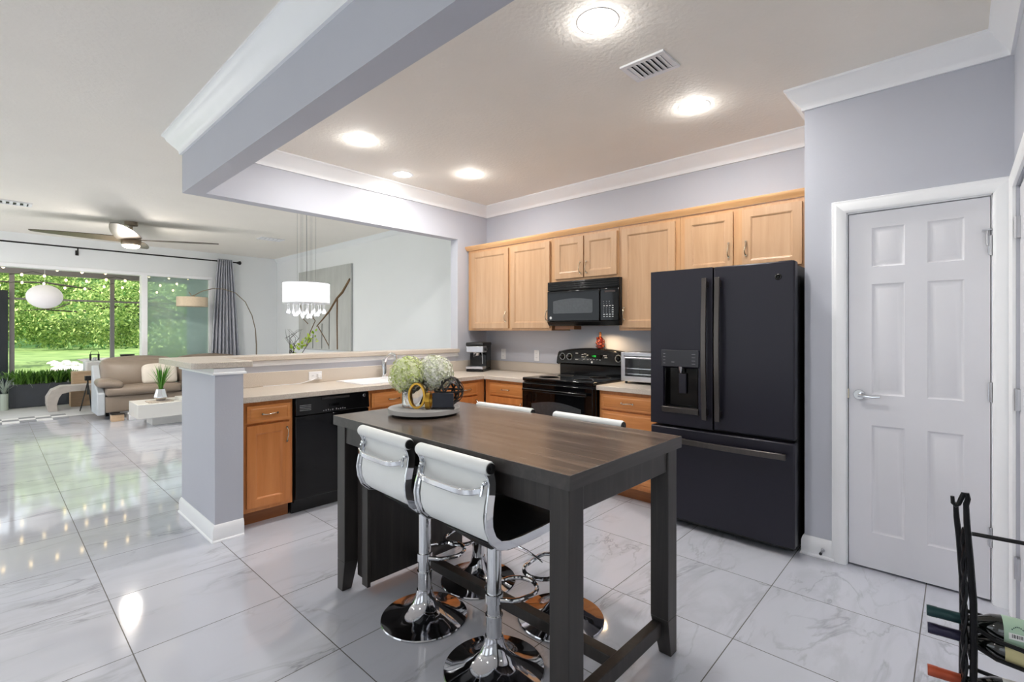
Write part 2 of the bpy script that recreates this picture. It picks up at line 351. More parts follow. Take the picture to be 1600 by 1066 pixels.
def arc(c, r, a0, a1, n, plane='xz'):
    out = []
    for i in range(n + 1):
        a = a0 + (a1 - a0) * i / n; p, q = r * cos(a), r * sin(a)
        out.append({'xz': (c[0] + p, c[1], c[2] + q), 'yz': (c[0], c[1] + p, c[2] + q), 'xy': (c[0] + p, c[1] + q, c[2])}[plane])
    return out
# ------------------------------------------------------------------ setting
CZ = 2.85
XE, YS = 3.2, -3.6          # east and south limits of the house, both behind the camera
struct('floor', MB().box(-10.5, XE, YS, 4.2, -.12, 0), 'floor')
struct('ceiling', MB().box(-10.62, XE, YS, 4.25, CZ, CZ + .12), 'ceil')
struct('wall_back', MB().box(-4.25, .42, 4.09, 4.25, 0, CZ), 'wallk')
struct('wall_north', MB().box(-10.62, -4.25, 4.09, 4.25, 0, CZ), 'walll')
w = MB(); w.box(-4.31, -4.19, 1.17, 3.63, 0, 1.125).box(-4.31, -4.19, 3.63, 4.09, 0, CZ).box(-4.31, -4.19, 1.0, 3.63, 2.41, CZ)
struct('wall_left', w, 'wallk')
struct('wall_beam', MB().box(-4.19, XE, 1.0, 1.125, 2.41, CZ), 'wallk')
struct('wall_peninsula_end', MB().box(-4.32, -3.54, 1.0, 1.17, 0, 1.125), 'wallk')
w = MB(); w.box(-.70, -.60, 3.42, 4.09, 0, CZ).box(-.60, -.485, 3.42, 3.52, 0, CZ).box(-.485, .125, 3.42, 3.52, 2.06, CZ).box(.125, .32, 3.42, 3.52, 0, CZ).box(.32, .42, 3.52, 4.09, 0, CZ)
struct('wall_pantry', w, 'wallk')
w = MB(); w.box(.2, .32, 2.15, 2.42, 0, CZ).box(.2, .32, 2.42, 3.32, 2.06, CZ).box(.2, .32, 3.32, 3.42, 0, CZ)
struct('wall_right', w, 'wallk')
w = MB(); w.box(XE, XE + .15, YS, 3.5, 0, CZ); w.box(.32, XE, 3.42, 3.57, 0, CZ)
struct('wall_east', w, 'walll')
w = MB(); ys0, ys1 = YS - .15, YS
w.box(-10.62, -8.9, ys0, ys1, 0, CZ).box(-6.6, -4.4, ys0, ys1, 0, CZ).box(-2.4, -.9, ys0, ys1, 0, CZ).box(1.1, XE + .15, ys0, ys1, 0, CZ)
for a, b in ((-8.9, -6.6), (-4.4, -2.4), (-.9, 1.1)): w.box(a, b, ys0, ys1, 2.45, CZ).box(a, b, ys0, ys1, 0, .3)
struct('wall_south', w, 'walll')
# far wall with the wide slider opening  (y -2.6 .. 2.90)
w = MB(); w.box(-10.62, -10.42, YS, -2.6, 0, CZ).box(-10.62, -10.42, -2.6, 2.9, 2.37, CZ).box(-10.62, -10.42, 2.9, 4.09, 0, CZ)
struct('wall_west', w, 'walll')
# slider frame and glass
t = thing('window_1', 'wide white framed patio slider, left side slid open', 'window', (-10.5, 1.2, 0)); t['kind'] = 'structure'; del t['label']; del t['category']
build('window_frame', MB().box(-10.58, -10.40, -2.6, 2.9, 2.33, 2.385).box(-10.58, -10.40, 1.815, 1.90, 0, 2.33).box(-10.58, -10.42, 2.85, 2.9, 0, 2.33).box(-10.58, -10.42, -2.6, -2.55, 0, 2.33).box(-10.56, -10.44, 1.9, 2.85, .0, .07), 'trim', t, bevel=.004)
build('window_glass', MB().box(-10.505, -10.495, 1.9, 2.85, .07, 2.33), 'pane', t)
# crown moulding: profile (out from wall, down from ceiling)
CR = [(0, 0), (.095, 0), (.095, -.012), (.082, -.02), (.072, -.042), (.05, -.068), (.03, -.09), (.018, -.104), (.014, -.125), (0, -.125)]
def crown(pts, prof, z, side=1):
    mb = MB(); P = [Vector((x, y)) for x, y in pts]; m = len(P); nrm = []
    for i in range(m - 1): d = (P[i + 1] - P[i]).normalized(); nrm.append(Vector((-d.y, d.x)) * side)
    vs = []; fs = []; k = len(prof)
    for i, p in enumerate(P):
        if i == 0: o = nrm[0]
        elif i == m - 1: o = nrm[-1]
        else:
            a, b = nrm[i - 1], nrm[i]; o = (a + b) / (1 + a.dot(b))
        for d, h in prof: vs.append((p.x + o.x * d, p.y + o.y * d, z + h))
    for i in range(m - 1):
        for j in range(k):
            l = (j + 1) % k; q = (i * k + j, i * k + l, i * k + k + l, i * k + k + j); fs.append(q if side > 0 else q[::-1])
    fs += [tuple(range(k)), tuple((m - 1) * k + j for j in range(k))[::-1]]
    return mb.add(vs, fs)
struct('trim_1', crown([(-4.19, 1.13), (-4.19, 4.09), (-.70, 4.09), (-.70, 3.42), (.2, 3.42), (.2, 2.15)], CR, CZ, -1), 'trim')
CR2 = [(d * 1.15, h * 1.2) for d, h in CR]
struct('trim_2', crown([(XE, 1.0), (-4.31, 1.0), (-4.31, 4.09)], CR2, CZ, 1), 'trim')
struct('trim_3', crown([(-10.42, 4.09), (-4.31, 4.09)], [(d * .6, h * .6) for d, h in CR], CZ, -1), 'walll')
BB = [(0, 0), (.022, 0), (.022, .01), (.016, .02), (.016, .10), (.010, .125), (.004, .135), (0, .135)]
struct('baseboard_end', crown([(-4.32, 1.17), (-4.32, 1.0), (-3.54, 1.0), (-3.54, 1.17)], [(d, h * .82) for d, h in BB], 0, -1), 'trim')
struct('baseboard_pantry', crown([(-.70, 4.05), (-.70, 3.42), (-.545, 3.42)], [(d, h * .85) for d, h in BB], 0, -1), 'trim')
struct('baseboard_north', crown([(-10.42, 4.09), (-4.31, 4.09)], BB, 0, -1), 'trim')
struct('baseboard_west', crown([(-10.42, 2.9), (-10.42, 4.09)], BB, 0, -1), 'trim')
# cap moulding below the bar top on the end wall
CP = [(0, 0), (.016, 0), (.016, .012), (.008, .02), (.006, .04), (0, .04)]
struct('trim_4', crown([(-4.32, 1.17), (-4.32, 1.0), (-3.54, 1.0), (-3.54, 1.17), (-4.19, 1.17), (-4.19, 3.63)], [(d, h + 1.082) for d, h in CP], 0, -1), 'trim')
# pantry door (structure): leaf, casing, hinges, lever
CASE = [(0, 0), (0, -.012), (.012, -.020), (.05, -.022), (.06, -.016), (.072, -.016), (.074, 0)]
def casing(x0, x1, z1, y):   # mitred three-sided casing around an opening in a wall facing -y
    mb = MB(); vs = []; fs = []; k = len(CASE)
    for cx_, cz_, sx, sz in ((x0, 0, -1, 0), (x0, z1, -1, 1), (x1, z1, 1, 1), (x1, 0, 1, 0)):
        for d, h in CASE: vs.append((cx_ + sx * d, y + h, cz_ + sz * d))
    for i in range(3):
        for j in range(k): l = (j + 1) % k; fs.append((i * k + j, i * k + l, i * k + k + l, i * k + k + j))
    return mb.add(vs, fs)
def door_leaf(x0, x1, z0, z1, y):
    w_ = x1 - x0; a0, a1, b0, b1 = x0 + w_ * .183, x0 + w_ * .433, x0 + w_ * .592, x0 + w_ * .838
    R_ = [(a, b, c, d) for a, b in ((a0, a1), (b0, b1)) for c, d in ((.215, .83), (1.005, 1.637), (1.735, 1.958))]
    return MB().panel(x0, x1, z0, z1, y, .035, R_, [(.008, .007), (.014, .008), (.034, .002), (.036, .0015)])
d1 = bpy.data.objects.new('door_1', None); COL.objects.link(d1); d1['kind'] = 'structure'; d1.location = (-.18, 3.43, 0); ORG['door_1'] = Vector(d1.location)
build('door_leaf', door_leaf(-.476, .116, .012, 2.048, 3.432), 'doorw', d1)
build('door_jamb', MB().box(-.50, -.480, 3.421, 3.50, 0, 2.075).box(.120, .14, 3.421, 3.50, 0, 2.075).box(-.50, .14, 3.421, 3.50, 2.052, 2.075), 'trim', d1)
build('door_casing', casing(-.484, .124, 2.058, 3.419), 'trim', d1, bevel=.002)
for z in (1.80, 1.06, .33):
    build('hinge', MB().box(.108, .118, 3.424, 3.432, z - .045, z + .045).cyl((.118, 3.422, z - .05), .006, .10), 'steel', d1)
build('door_guard', MB().box(.085, .122, 3.410, 3.424, 1.875, 1.883).cyl((.105, 3.42, 1.80), .004, .08), 'steel', d1)
h_ = MB().lathe([(.0, -.012), (.026, -.012), (.030, -.006), (.030, 0)], (-.425, 3.432, 1.0), 24, 'y'); h_.cyl((-.425, 3.38, 1.0), .011, .045, 'y')
h_.tube([(-.425, 3.385, 1.0), (-.40, 3.382, .998), (-.36, 3.384, .995), (-.325, 3.386, .999)], [.010, .010, .0075, .006])
build('door_handle', h_, 'chrome', d1)
build('door_latch', MB().box(-.482, -.474, 3.426, 3.436, .975, 1.03), 'nickel', d1)
# right wall door, only its hinge edge is in view
d2 = bpy.data.objects.new('door_2', None); COL.objects.link(d2); d2['kind'] = 'structure'; d2.location = (.2, 2.87, 0); ORG['door_2'] = Vector(d2.location)
mb = MB()
for sx in (0,):
    vs = []; fs = []; k = len(CASE)
    for cy_, cz_, sy, sz in ((3.32, 0, 1, 0), (3.32, 2.06, 1, 1), (2.42, 2.06, -1, 1), (2.42, 0, -1, 0)):
        for d, h in CASE: vs.append((.199 + h, cy_ + sy * d, cz_ + sz * d))
    for i in range(3):
        for j in range(k): l = (j + 1) % k; fs.append((i * k + j, i * k + l, i * k + k + l, i * k + k + j))
    mb.add(vs, fs)
build('door_casing', mb, 'trim', d2)
dl = door_leaf(-.446, .446, .012, 2.05, 0); dl.v = [(.212 + y, 2.87 - x, z) for x, y, z in dl.v]
build('door_leaf', dl, 'doorw', d2)
for z in (1.857, 1.045, .25):
    build('hinge', MB().box(.200, .212, 3.272, 3.312, z - .05, z + .05).cyl((.198, 3.292, z - .052), .007, .104), 'steel', d2)
ds = thing('door_stop', 'small dark spring door stop on the white baseboard beside the door', 'door stop', (-.600, 3.40, .055))
build('spring', MB().tube([(-.600 + .006 * cos(i * .9), 3.398 - i * .0011, .055 + .006 * sin(i * .9)) for i in range(56)], .0016, 5), 'steel', ds)
build('tip', MB().lathe([(0, -.072), (.008, -.070), (.008, -.060), (0, -.058)], (-.600, 3.398, .055), 12, 'y'), 'blackm', ds)
build('mount', MB().lathe([(0, -.006), (.010, -.005), (.011, .0)], (-.600, 3.4005, .055), 14, 'y'), 'steel', ds)
# ceiling fittings
g_can = 'recessed lights in the kitchen ceiling'
def can(x, y, label, watts=CAN_W):
    t = thing('recessed_light', label, 'ceiling light', (x, y, CZ), group=g_can)
    build('trim_ring', MB().lathe([(.078, -.002), (.098, -.0012)], (x, y, CZ), 40), 'white', t, smooth=False)
    build('diffuser', MB().lathe([(0, -.004), (.06, -.004), (.078, -.002)], (x, y, CZ), 40), 'led', t)
    lamp('recessed_glow', 'POINT', (x, y, CZ - .022), watts * .22, WARM, .012)
    lamp('recessed_lamp', 'AREA', (x, y, CZ - .03), watts * .80, WARM, .14, spread=rad(178))
can(-1.27, 1.98, 'recessed ceiling light nearest the camera, in front of the air vent')
can(-1.285, 3.16, 'recessed ceiling light above the refrigerator, behind the air vent')
can(-3.415, 1.965, 'recessed ceiling light beside the dropped beam, above the dishwasher')
can(-3.87, 2.67, 'recessed ceiling light above the kitchen sink, closest to the pass-through', 2.8)
can(-3.40, 3.10, 'recessed ceiling light in front of the corner wall cabinets')
def vent(x, y, w_, d_, label, rz=0, n=7):
    t = thing('air_vent', label, 'air vent', (x, y, CZ), rz, local=True)
    f_ = MB().box(-w_ / 2 - .03, w_ / 2 + .03, -d_ / 2 - .03, -d_ / 2, -.012, 0).box(-w_ / 2 - .03, w_ / 2 + .03, d_ / 2, d_ / 2 + .03, -.012, 0).box(-w_ / 2 - .03, -w_ / 2, -d_ / 2, d_ / 2, -.012, 0).box(w_ / 2, w_ / 2 + .03, -d_ / 2, d_ / 2, -.012, 0)
    build('frame', f_, 'white', t, bevel=.003)
    build('duct', MB().box(-w_ / 2, w_ / 2, -d_ / 2, d_ / 2, -.002, 0), 'blackm', t)
    for i in range(n):
        xx = -w_ / 2 + w_ * (i + .5) / n
        build('louvre', MB().strip([(xx - .014, 0, -.003), (xx + .014, 0, -.014)], d_, .002, (0, 1, 0)), 'white', t)
vent(-1.27, 2.51, .20, .15, 'white louvred ceiling air vent in the kitchen between two recessed lights', 0, 7)
vent(-8.15, 3.10, .30, .16, 'small ceiling vent in the living area near the hanging chandelier wires', rad(90), 5)
vent(-8.02, .16, .34, .16, 'ceiling vent at the left edge over the living area', rad(90), 6)
# unseen fill lamps added over the hall and living area, no fixtures built
for x, y in ((-1.6, -1.2), (1.4, -1.0), (1.6, 1.9), (-4.6, -1.4), (-6.6, -1.6), (-6.4, 1.0), (-8.9, -1.2)):
    lamp('fill_lamp', 'AREA', (x, y, CZ - .015), 5, WARM, .2, spread=rad(170))
# ------------------------------------------------------------------ cabinets (local: x along the front, front face at y=0 looking to -y)
RING = [(.006, .003), (.012, .009), (.020, .010)]
def pull(c, horiz, L=.10):
    mb = MB(); x, y, z = c; n = 8; pts = []
    for i in range(n + 1):
        u = i / n * 2 - 1; b = .006 + .024 * (1 - u * u) ** .6
        s_ = u * L / 2; w_ = .006 * sin(u * pi)
        pts.append((x + s_, y - b, z + w_ * .5) if horiz else (x + w_ * .5, y - b, z + s_))
    mb.tube(pts, [.006, .0045, .004, .004, .0045, .004, .004, .0045, .006], 8)
    for s_ in (-1, 1):
        p = (x + s_ * L / 2, y - .012, z) if horiz else (x, y - .012, z + s_ * L / 2)
        mb.lathe([(.008, 0), (.005, .006), (.005, .013)], (p[0], p[1], p[2]), 10, 'y')
    return mb
def cab_door(t, x0, x1, z0, z1, hinge, hz, label=None):
    mb = MB().panel(x0, x1, z0, z1, -.020, .019, [(x0 + .055, x1 - .055, z0 + .055, z1 - .055)], RING)
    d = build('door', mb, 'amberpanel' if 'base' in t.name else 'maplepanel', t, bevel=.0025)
    hx = (x0 + .028) if hinge == 'r' else (x1 - .028)
    build('handle', pull((hx, -.020, hz), False), 'nickel', d); return d
def cab_drawer(t, x0, x1, z0, z1, handle=True, hx=None):
    mb = MB().panel(x0, x1, z0, z1, -.020, .019, [(x0 + .018, x1 - .018, z0 + .018, z1 - .018)], [(.004, -.003), (.01, -.004)])
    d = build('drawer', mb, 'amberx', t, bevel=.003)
    if handle: build('handle', pull(((x0 + x1) / 2 if hx is None else hx, -.024, (z0 + z1) / 2), True), 'nickel', d)
    return d
def cabinet(name, label, loc, rz, w_, dp, z0, z1, group=None, toe=True):
    t = thing(name, label, 'cabinet', loc, rz, group, local=True)
    b = MB().box(0, w_, 0, dp, z0, z1)
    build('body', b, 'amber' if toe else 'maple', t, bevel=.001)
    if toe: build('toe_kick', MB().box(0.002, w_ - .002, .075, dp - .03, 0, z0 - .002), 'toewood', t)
    return t
E90 = pi / 2
# peninsula, fronts look to +x
PX = -3.62
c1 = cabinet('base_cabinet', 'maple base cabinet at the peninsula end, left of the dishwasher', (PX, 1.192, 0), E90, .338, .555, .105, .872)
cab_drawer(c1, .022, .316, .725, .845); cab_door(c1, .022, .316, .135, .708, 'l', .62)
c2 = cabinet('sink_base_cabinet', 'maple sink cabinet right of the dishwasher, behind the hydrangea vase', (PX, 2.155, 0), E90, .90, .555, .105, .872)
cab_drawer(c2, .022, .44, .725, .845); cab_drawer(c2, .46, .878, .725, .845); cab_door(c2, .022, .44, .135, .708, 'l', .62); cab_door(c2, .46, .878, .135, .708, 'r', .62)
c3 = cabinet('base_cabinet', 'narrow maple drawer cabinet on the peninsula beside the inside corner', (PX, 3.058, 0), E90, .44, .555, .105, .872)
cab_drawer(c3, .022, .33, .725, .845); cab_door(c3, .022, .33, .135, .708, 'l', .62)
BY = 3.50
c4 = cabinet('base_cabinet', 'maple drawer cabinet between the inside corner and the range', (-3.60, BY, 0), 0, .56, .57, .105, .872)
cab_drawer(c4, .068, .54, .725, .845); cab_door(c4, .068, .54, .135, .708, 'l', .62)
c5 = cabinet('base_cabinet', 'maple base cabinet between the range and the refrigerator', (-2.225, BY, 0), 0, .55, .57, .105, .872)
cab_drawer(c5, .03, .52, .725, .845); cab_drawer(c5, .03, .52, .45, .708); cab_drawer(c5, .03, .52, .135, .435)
# countertop (one L with an inset range gap) and backsplash
ct = thing('countertop', 'beige speckled laminate countertop running round the corner to the range', 'countertop', (-3.9, 2.6, .914))
build('slab', MB().prism([(-4.188, 1.18), (-3.575, 1.18), (-3.575, 3.455), (-3.036, 3.455), (-3.036, 4.088), (-4.188, 4.088)], .874, .914, 'z'), 'lam', ct, bevel=.004)
build('backsplash', MB().box(-4.188, -4.168, 1.18, 4.068, .9145, 1.03).box(-4.188, -3.036, 4.068, 4.088, .9145, 1.02), 'lam', ct, bevel=.003)
ct2 = thing('countertop', 'short beige countertop piece between the range and the refrigerator', 'countertop', (-1.95, 3.8, .914))
build('slab', MB().box(-2.232, -1.675, 3.455, 4.088, .874, .914), 'lam', ct2, bevel=.004)
build('backsplash', MB().box(-2.232, -1.675, 4.068, 4.088, .9145, 1.02), 'lam', ct2, bevel=.003)
# raised bar top
r_ = .045
bar = [(-4.42 + .02, .87), (-3.525 - r_, .87)] + [(-3.525 - r_ + r_ * sin(a), .87 + r_ - r_ * cos(a)) for a in (pi / 6, pi / 3, pi / 2)] + [(-3.525, 1.225), (-4.15, 1.225), (-4.15, 3.628), (-4.313, 3.628), (-4.313, 3.70), (-4.42, 3.70), (-4.42, .89)]
single('bar_counter', MB().prism(bar, 1.1255, 1.166, 'z'), 'lam', 'long raised beige laminate bar counter on the half wall behind the sink', 'bar counter', loc=(-4.25, 2.2, 1.1255), bevel=.004)
# sink, tap
sk = thing('kitchen_sink', 'white drop-in kitchen sink set in the beige peninsula counter', 'sink', (-3.86, 2.55, .914))
build('rim', MB().panel(-4.12, -3.66, -.43 + 0, .43, 0, .008, [(-4.05, -3.70, -.39, -.01), (-4.05, -3.70, .01, .39)], [(.005, .006), (.02, .007)]), 'white', sk)
o = [c for c in sk.children if c.name.startswith('rim')][0]
me = o.data
for v in me.vertices:   # lay the rim panel flat on the counter
    x, y, z = v.co + ORG[sk.name]; v.co = Vector((x, 2.56 + z, .922 - y)) - ORG[sk.name]
fa = thing('kitchen_faucet', 'chrome kitchen faucet with side lever behind the white hydrangeas', 'faucet', (-4.11, 2.62, .92))
build('body', MB().lathe([(.03, 0), (.03, .012), (.024, .02), (.023, .16), (.015, .175)], (-4.11, 2.62, .922), 20), 'chrome', fa)
build('spout', MB().tube([(-4.11, 2.62, 1.06), (-4.06, 2.62, 1.12), (-3.98, 2.62, 1.15), (-3.92, 2.62, 1.14), (-3.91, 2.62, 1.10)], [.016, .015, .013, .013, .014], 12), 'chrome', fa)
build('lever', MB().tube([(-4.11, 2.62, 1.085), (-4.11, 2.665, 1.11), (-4.10, 2.70, 1.14)], [.012, .007, .006], 10), 'chrome', fa)
# wall cabinets
UY = 3.775
def wallcab(label, x0, x1, z0, doors, hz):
    t = cabinet('wall_cabinet', label, (x0, UY, 0), 0, x1 - x0, .312, z0, 2.285, 'maple wall cabinets', toe=False)
    for a, b, h in doors: cab_door(t, a - x0, b - x0, z0 + .025, 2.255, h, hz)
    return t
wallcab('tall two-door maple wall cabinet in the corner, left of the microwave', -4.165, -2.952, 1.372, [(-4.10, -3.525, 'l'), (-3.49, -2.965, 'l')], 1.52)
wallcab('short two-door maple wall cabinet directly above the microwave', -2.95, -2.20, 1.845, [(-2.90, -2.568, 'l'), (-2.555, -2.215, 'r')], 1.96)
wallcab('tall single-door maple wall cabinet between the microwave and the refrigerator', -2.198, -1.642, 1.372, [(-2.165, -1.682, 'r')], 1.52)
wallcab('short two-door maple wall cabinet above the refrigerator', -1.64, -.705, 1.80, [(-1.60, -1.235, 'l'), (-1.17, -.785, 'r')], 1.97)
CN = [(0, 0), (.012, 0), (.018, .012), (.032, .03), (.036, .044), (.036, .05), (0, .05)]
single('cabinet_cornice', crown([(-4.165, 4.06), (-4.165, UY), (-.705, UY)], [(d, h + 2.286) for d, h in CN], 0, -1), 'maplex', 'narrow maple cornice strip along the top of the wall cabinets', 'trim')
# ------------------------------------------------------------------ appliances
dw = thing('dishwasher', 'gloss black built-in dishwasher in the peninsula', 'dishwasher', (PX, 1.538, 0), E90, local=True)
build('body', MB().box(.004, .606, .0, .55, .09, .870), 'blackm', dw)
build('kick_plate', MB().box(.006, .604, .05, .07, .0, .095), 'blackm', dw, bevel=.003)
dd = build('door', MB().box(.004, .606, -.028, -.001, .115, .735), 'blackglass', dw, bevel=.006)
cp = build('control_panel', MB().prism([(-.001, .738), (-.040, .742), (-.034, .80), (-.026, .868), (-.001, .868)], .004, .606, 'x'), 'black', dw, bevel=.004)
build('latch_handle', MB().box(.20, .43, -.040, -.030, .842, .858), 'blackm', cp, bevel=.004)
for k in range(4): build('vent_slot', MB().box(.03, .115, -.0405, -.036, .775 + k * .012, .780 + k * .012), 'printg', cp)
for k in range(10): build('button', MB().box(.21 + k * .018 + .012 * (k > 4), .217 + k * .018 + .012 * (k > 4), -.0425, -.038, .755, .761 + .003 * (k % 3)), 'printg', cp)
build('display', MB().box(.26, .34, -.040, -.034, .787, .806), 'blackglass', cp)
build('logo', MB().lathe([(0, -.004), (.011, -.003), (.013, 0)], (.562, -.033, .842), 24, 'y'), 'steel', cp)
build('logo_ring', MB().lathe([(.007, 0), (.0075, -.001), (.0085, -.001), (.009, 0)], (.562, -.0368, .842), 20, 'y'), 'blackm', cp)
# range
SX0, SX1 = -3.028, -2.238
sv = thing('kitchen_range', 'gloss black electric range with a curved control backguard', 'stove', ((SX0 + SX1) / 2, 3.75, 0))
build('body', MB().box(SX0, SX1, 3.46, 4.04, .06, .90), 'black', sv, bevel=.003)
build('cooktop', MB().box(SX0, SX1, 3.425, 4.0, .902, .934), 'blackglass', sv, bevel=.008)
ck = sv
for bx, by, br in ((-2.83, 3.58, .10), (-2.44, 3.58, .085), (-2.83, 3.84, .08), (-2.44, 3.84, .10)):
    build('burner_ring', MB().lathe([(br - .003, 0), (br - .003, .0008), (br, .0008), (br, 0)], (bx, by, .9342), 40), 'printg', sv)
od = build('oven_door', MB().box(SX0 + .004, SX1 - .004, 3.418, 3.458, .25, .885), 'blackglass', sv, bevel=.006)
wpts = [(SX0 + .12, .38), (SX1 - .12, .38)] + [(SX1 - .12 - (SX1 - SX0 - .24) * i / 10, .70 + .035 * sin(pi * i / 10)) for i in range(11)]
build('oven_window', MB().prism(wpts, 3.4165, 3.418, 'y'), 'winglass', od)
build('oven_handle', MB().box(SX0 + .04, SX1 - .04, 3.372, 3.392, .815, .842).box(SX0 + .06, SX0 + .09, 3.39, 3.42, .82, .838).box(SX1 - .09, SX1 - .06, 3.39, 3.42, .82, .838), 'black', od, bevel=.007)
build('storage_drawer', MB().box(SX0 + .004, SX1 - .004, 3.425, 3.458, .07, .24), 'black', sv, bevel=.005)
bgp = []
for i in range(13): u = i / 12; bgp.append((SX0 + .008 + (SX1 - SX0 - .016) * u, 1.155 + .040 * (sin(pi * u)) ** .8))
# backguard: upright riser and a bulging console leaning back
build('riser', MB().box(SX0 + .02, SX1 - .02, 3.985, 4.06, .934, 1.06), 'black', sv, bevel=.004)
con = MB(); n = 12; vs = []; fs = []
prof = [(3.975, 1.030), (3.945, 1.040), (3.955, 1.10), (3.985, 1.0), (4.06, 1.0), (4.06, 1.035)]
for i in range(n + 1):
    u = i / n; x = SX0 + .006 + (SX1 - SX0 - .012) * u; top = 1.160 + .042 * sin(pi * u) ** .7
    vs += [(x, 3.985, 1.030), (x, 3.950, 1.045), (x, 3.958, 1.10), (x, 3.980, top - .012), (x, 3.998, top), (x, 4.065, top), (x, 4.065, 1.030)]
for i in range(n):
    for k in range(7): l = (k + 1) % 7; fs.append((i * 7 + k, i * 7 + l, i * 7 + 7 + l, i * 7 + 7 + k))
fs += [tuple(range(7)), tuple(n * 7 + k for k in range(7))[::-1]]
con.add([tuple(p) for p in vs], [q[::-1] for q in fs])
cn = build('control_console', con, 'black', sv, bevel=.003)
def knob(x, z, yk=3.952):
    k = build('knob', MB().lathe([(0, -.024), (.017, -.022), (.021, -.006), (.026, 0)], (x, yk + .006, z), 24, 'y').box(x - .003, x + .003, yk - .020, yk - .012, z - .018, z + .018), 'black', cn)
    build('knob_ring', MB().lathe([(.031, 0), (.031, -.0015), (.034, -.0015), (.034, 0)], (x, yk + .0045, z), 32, 'y'), 'printw', k)
for x in (-2.955, -2.868): knob(x, 1.112)
knob(-2.315, 1.112)
build('clock_display', MB().box(-2.63, -2.50, 3.9475, 3.957, 1.108, 1.142), 'blackglass', cn)
for k, s_ in enumerate('1 38'):
    pass
def digit(mb, x, z, h, segs, y):
    w_ = h * .5; T = h * .12; S = {'a': (0, w_, h - T, h), 'g': (0, w_, h / 2 - T / 2, h / 2 + T / 2), 'd': (0, w_, 0, T), 'f': (0, T, h / 2, h), 'b': (w_ - T, w_, h / 2, h), 'e': (0, T, 0, h / 2), 'c': (w_ - T, w_, 0, h / 2)}
    for s_ in segs: a = S[s_]; mb.box(x + a[0], x + a[1], y, y + .0006, z + a[2], z + a[3])
mb = MB(); digit(mb, -2.597, 1.118, .016, 'bc', 3.9466); digit(mb, -2.578, 1.118, .016, 'abgcd', 3.9466); digit(mb, -2.562, 1.118, .016, 'abcdefg', 3.9466)
build('clock_digits', mb, 'green_led', cn)
mb = MB()
for x, z, w_ in ((-2.79, 1.145, .03), (-2.795, 1.085, .04), (-2.72, 1.135, .022), (-2.69, 1.140, .022), (-2.66, 1.13, .018), (-2.72, 1.112, .03), (-2.68, 1.112, .02), (-2.70, 1.09, .012), (-2.65, 1.09, .02), (-2.62, 1.09, .02), (-2.585, 1.09, .02), (-2.55, 1.09, .02), (-2.515, 1.088, .02), (-2.47, 1.13, .04), (-2.46, 1.112, .03)):
    for q in range(max(2, int(w_ / .007))): mb.box(x + q * .007, x + q * .007 + .005, 3.9505, 3.960, z, z + .004 + .003 * ((q * 7 + int(x * 100)) % 2))
build('printed_legends', mb, 'printw', cn)
build('logo', MB().lathe([(0, -.0015), (.009, -.001), (.010, 0)], (-2.60, 3.951, 1.066), 20, 'y'), 'printw', cn)
lamp('hood_lamp', 'AREA', (-2.46, 3.90, 1.385), 1.6, (1, .72, .42), .10, spread=rad(150))
# microwave
MX0, MX1, MZ0, MZ1, MY = -2.946, -2.158, 1.418, 1.838, 3.70
mw = thing('microwave_oven', 'black over-the-range microwave under the short wall cabinet', 'microwave', ((MX0 + MX1) / 2, 3.9, MZ0))
build('body', MB().box(MX0, MX1, MY + .03, 4.085, MZ0, MZ1), 'blackm', mw, bevel=.003)
gr = MB().box(MX0, MX1, MY + .004, MY + .029, MZ1 - .085, MZ1)
for k in range(4): gr.box(MX0 + .01, MX1 - .01, MY - .004, MY + .006, MZ1 - .078 + k * .019, MZ1 - .066 + k * .019)
build('vent_grille', gr, 'black', mw, bevel=.003)
CPX = MX1 - .19
do = build('door', MB().box(MX0, CPX - .003, MY - .004, MY + .029, MZ0 + .04, MZ1 - .088), 'blackglass', mw, bevel=.008)
wz0, wz1 = MZ0 + .115, MZ0 + .245
wx0, wx1 = MX0 + .075, CPX - .075
wp = [(wx0, wz0 + .008), (wx0 + .01, wz0)] + [(wx1 - .012, wz0), (wx1, wz0 + .01)] + [(wx1 - .002 - (wx1 - wx0 - .004) * i / 10, wz1 - .01 + .02 * sin(pi * i / 10)) for i in range(11)]
build('door_window', MB().prism(wp, MY - .0055, MY - .004, 'y'), 'winglass', do)
cpn = build('control_panel', MB().box(CPX, MX1, MY - .002, MY + .029, MZ0 + .04, MZ1 - .088), 'blackglass', mw, bevel=.008)
build('display', MB().box(CPX + .05, MX1 - .035, MY - .004, MY - .002, MZ1 - .128, MZ1 - .112), 'amberd', cpn)
for r in range(8):
    for c in range(4):
        x = CPX + .035 + c * .029; z = MZ0 + .075 + r * .019; big = r in (0, 1, 5) or c == 3
        if r > 5 and c == 3: continue
        build('button', MB().box(x, x + (.016 if big else .006), MY - .0032, MY - .0018, z, z + .006), 'printw' if big else 'printg', cpn)
build('bottom_vent', MB().prism([(MY - .004, MZ0 + .037), (MY + .03, MZ0 + .037), (MY + .03, MZ0), (MY + .02, MZ0)], MX0, MX1, 'x'), 'black', mw, bevel=.003)
build('logo', MB().lathe([(0, -.003), (.012, -.002), (.014, 0)], (MX0 + .045, MY - .004, MZ0 + .075), 24, 'y'), 'printw', mw)
single('wood_filler_block', MB().box(-2.93, -2.70, 3.80, 3.92, 1.383, 1.417), 'toewood', 'small brown wood strip under the left end of the microwave', 'wood strip')
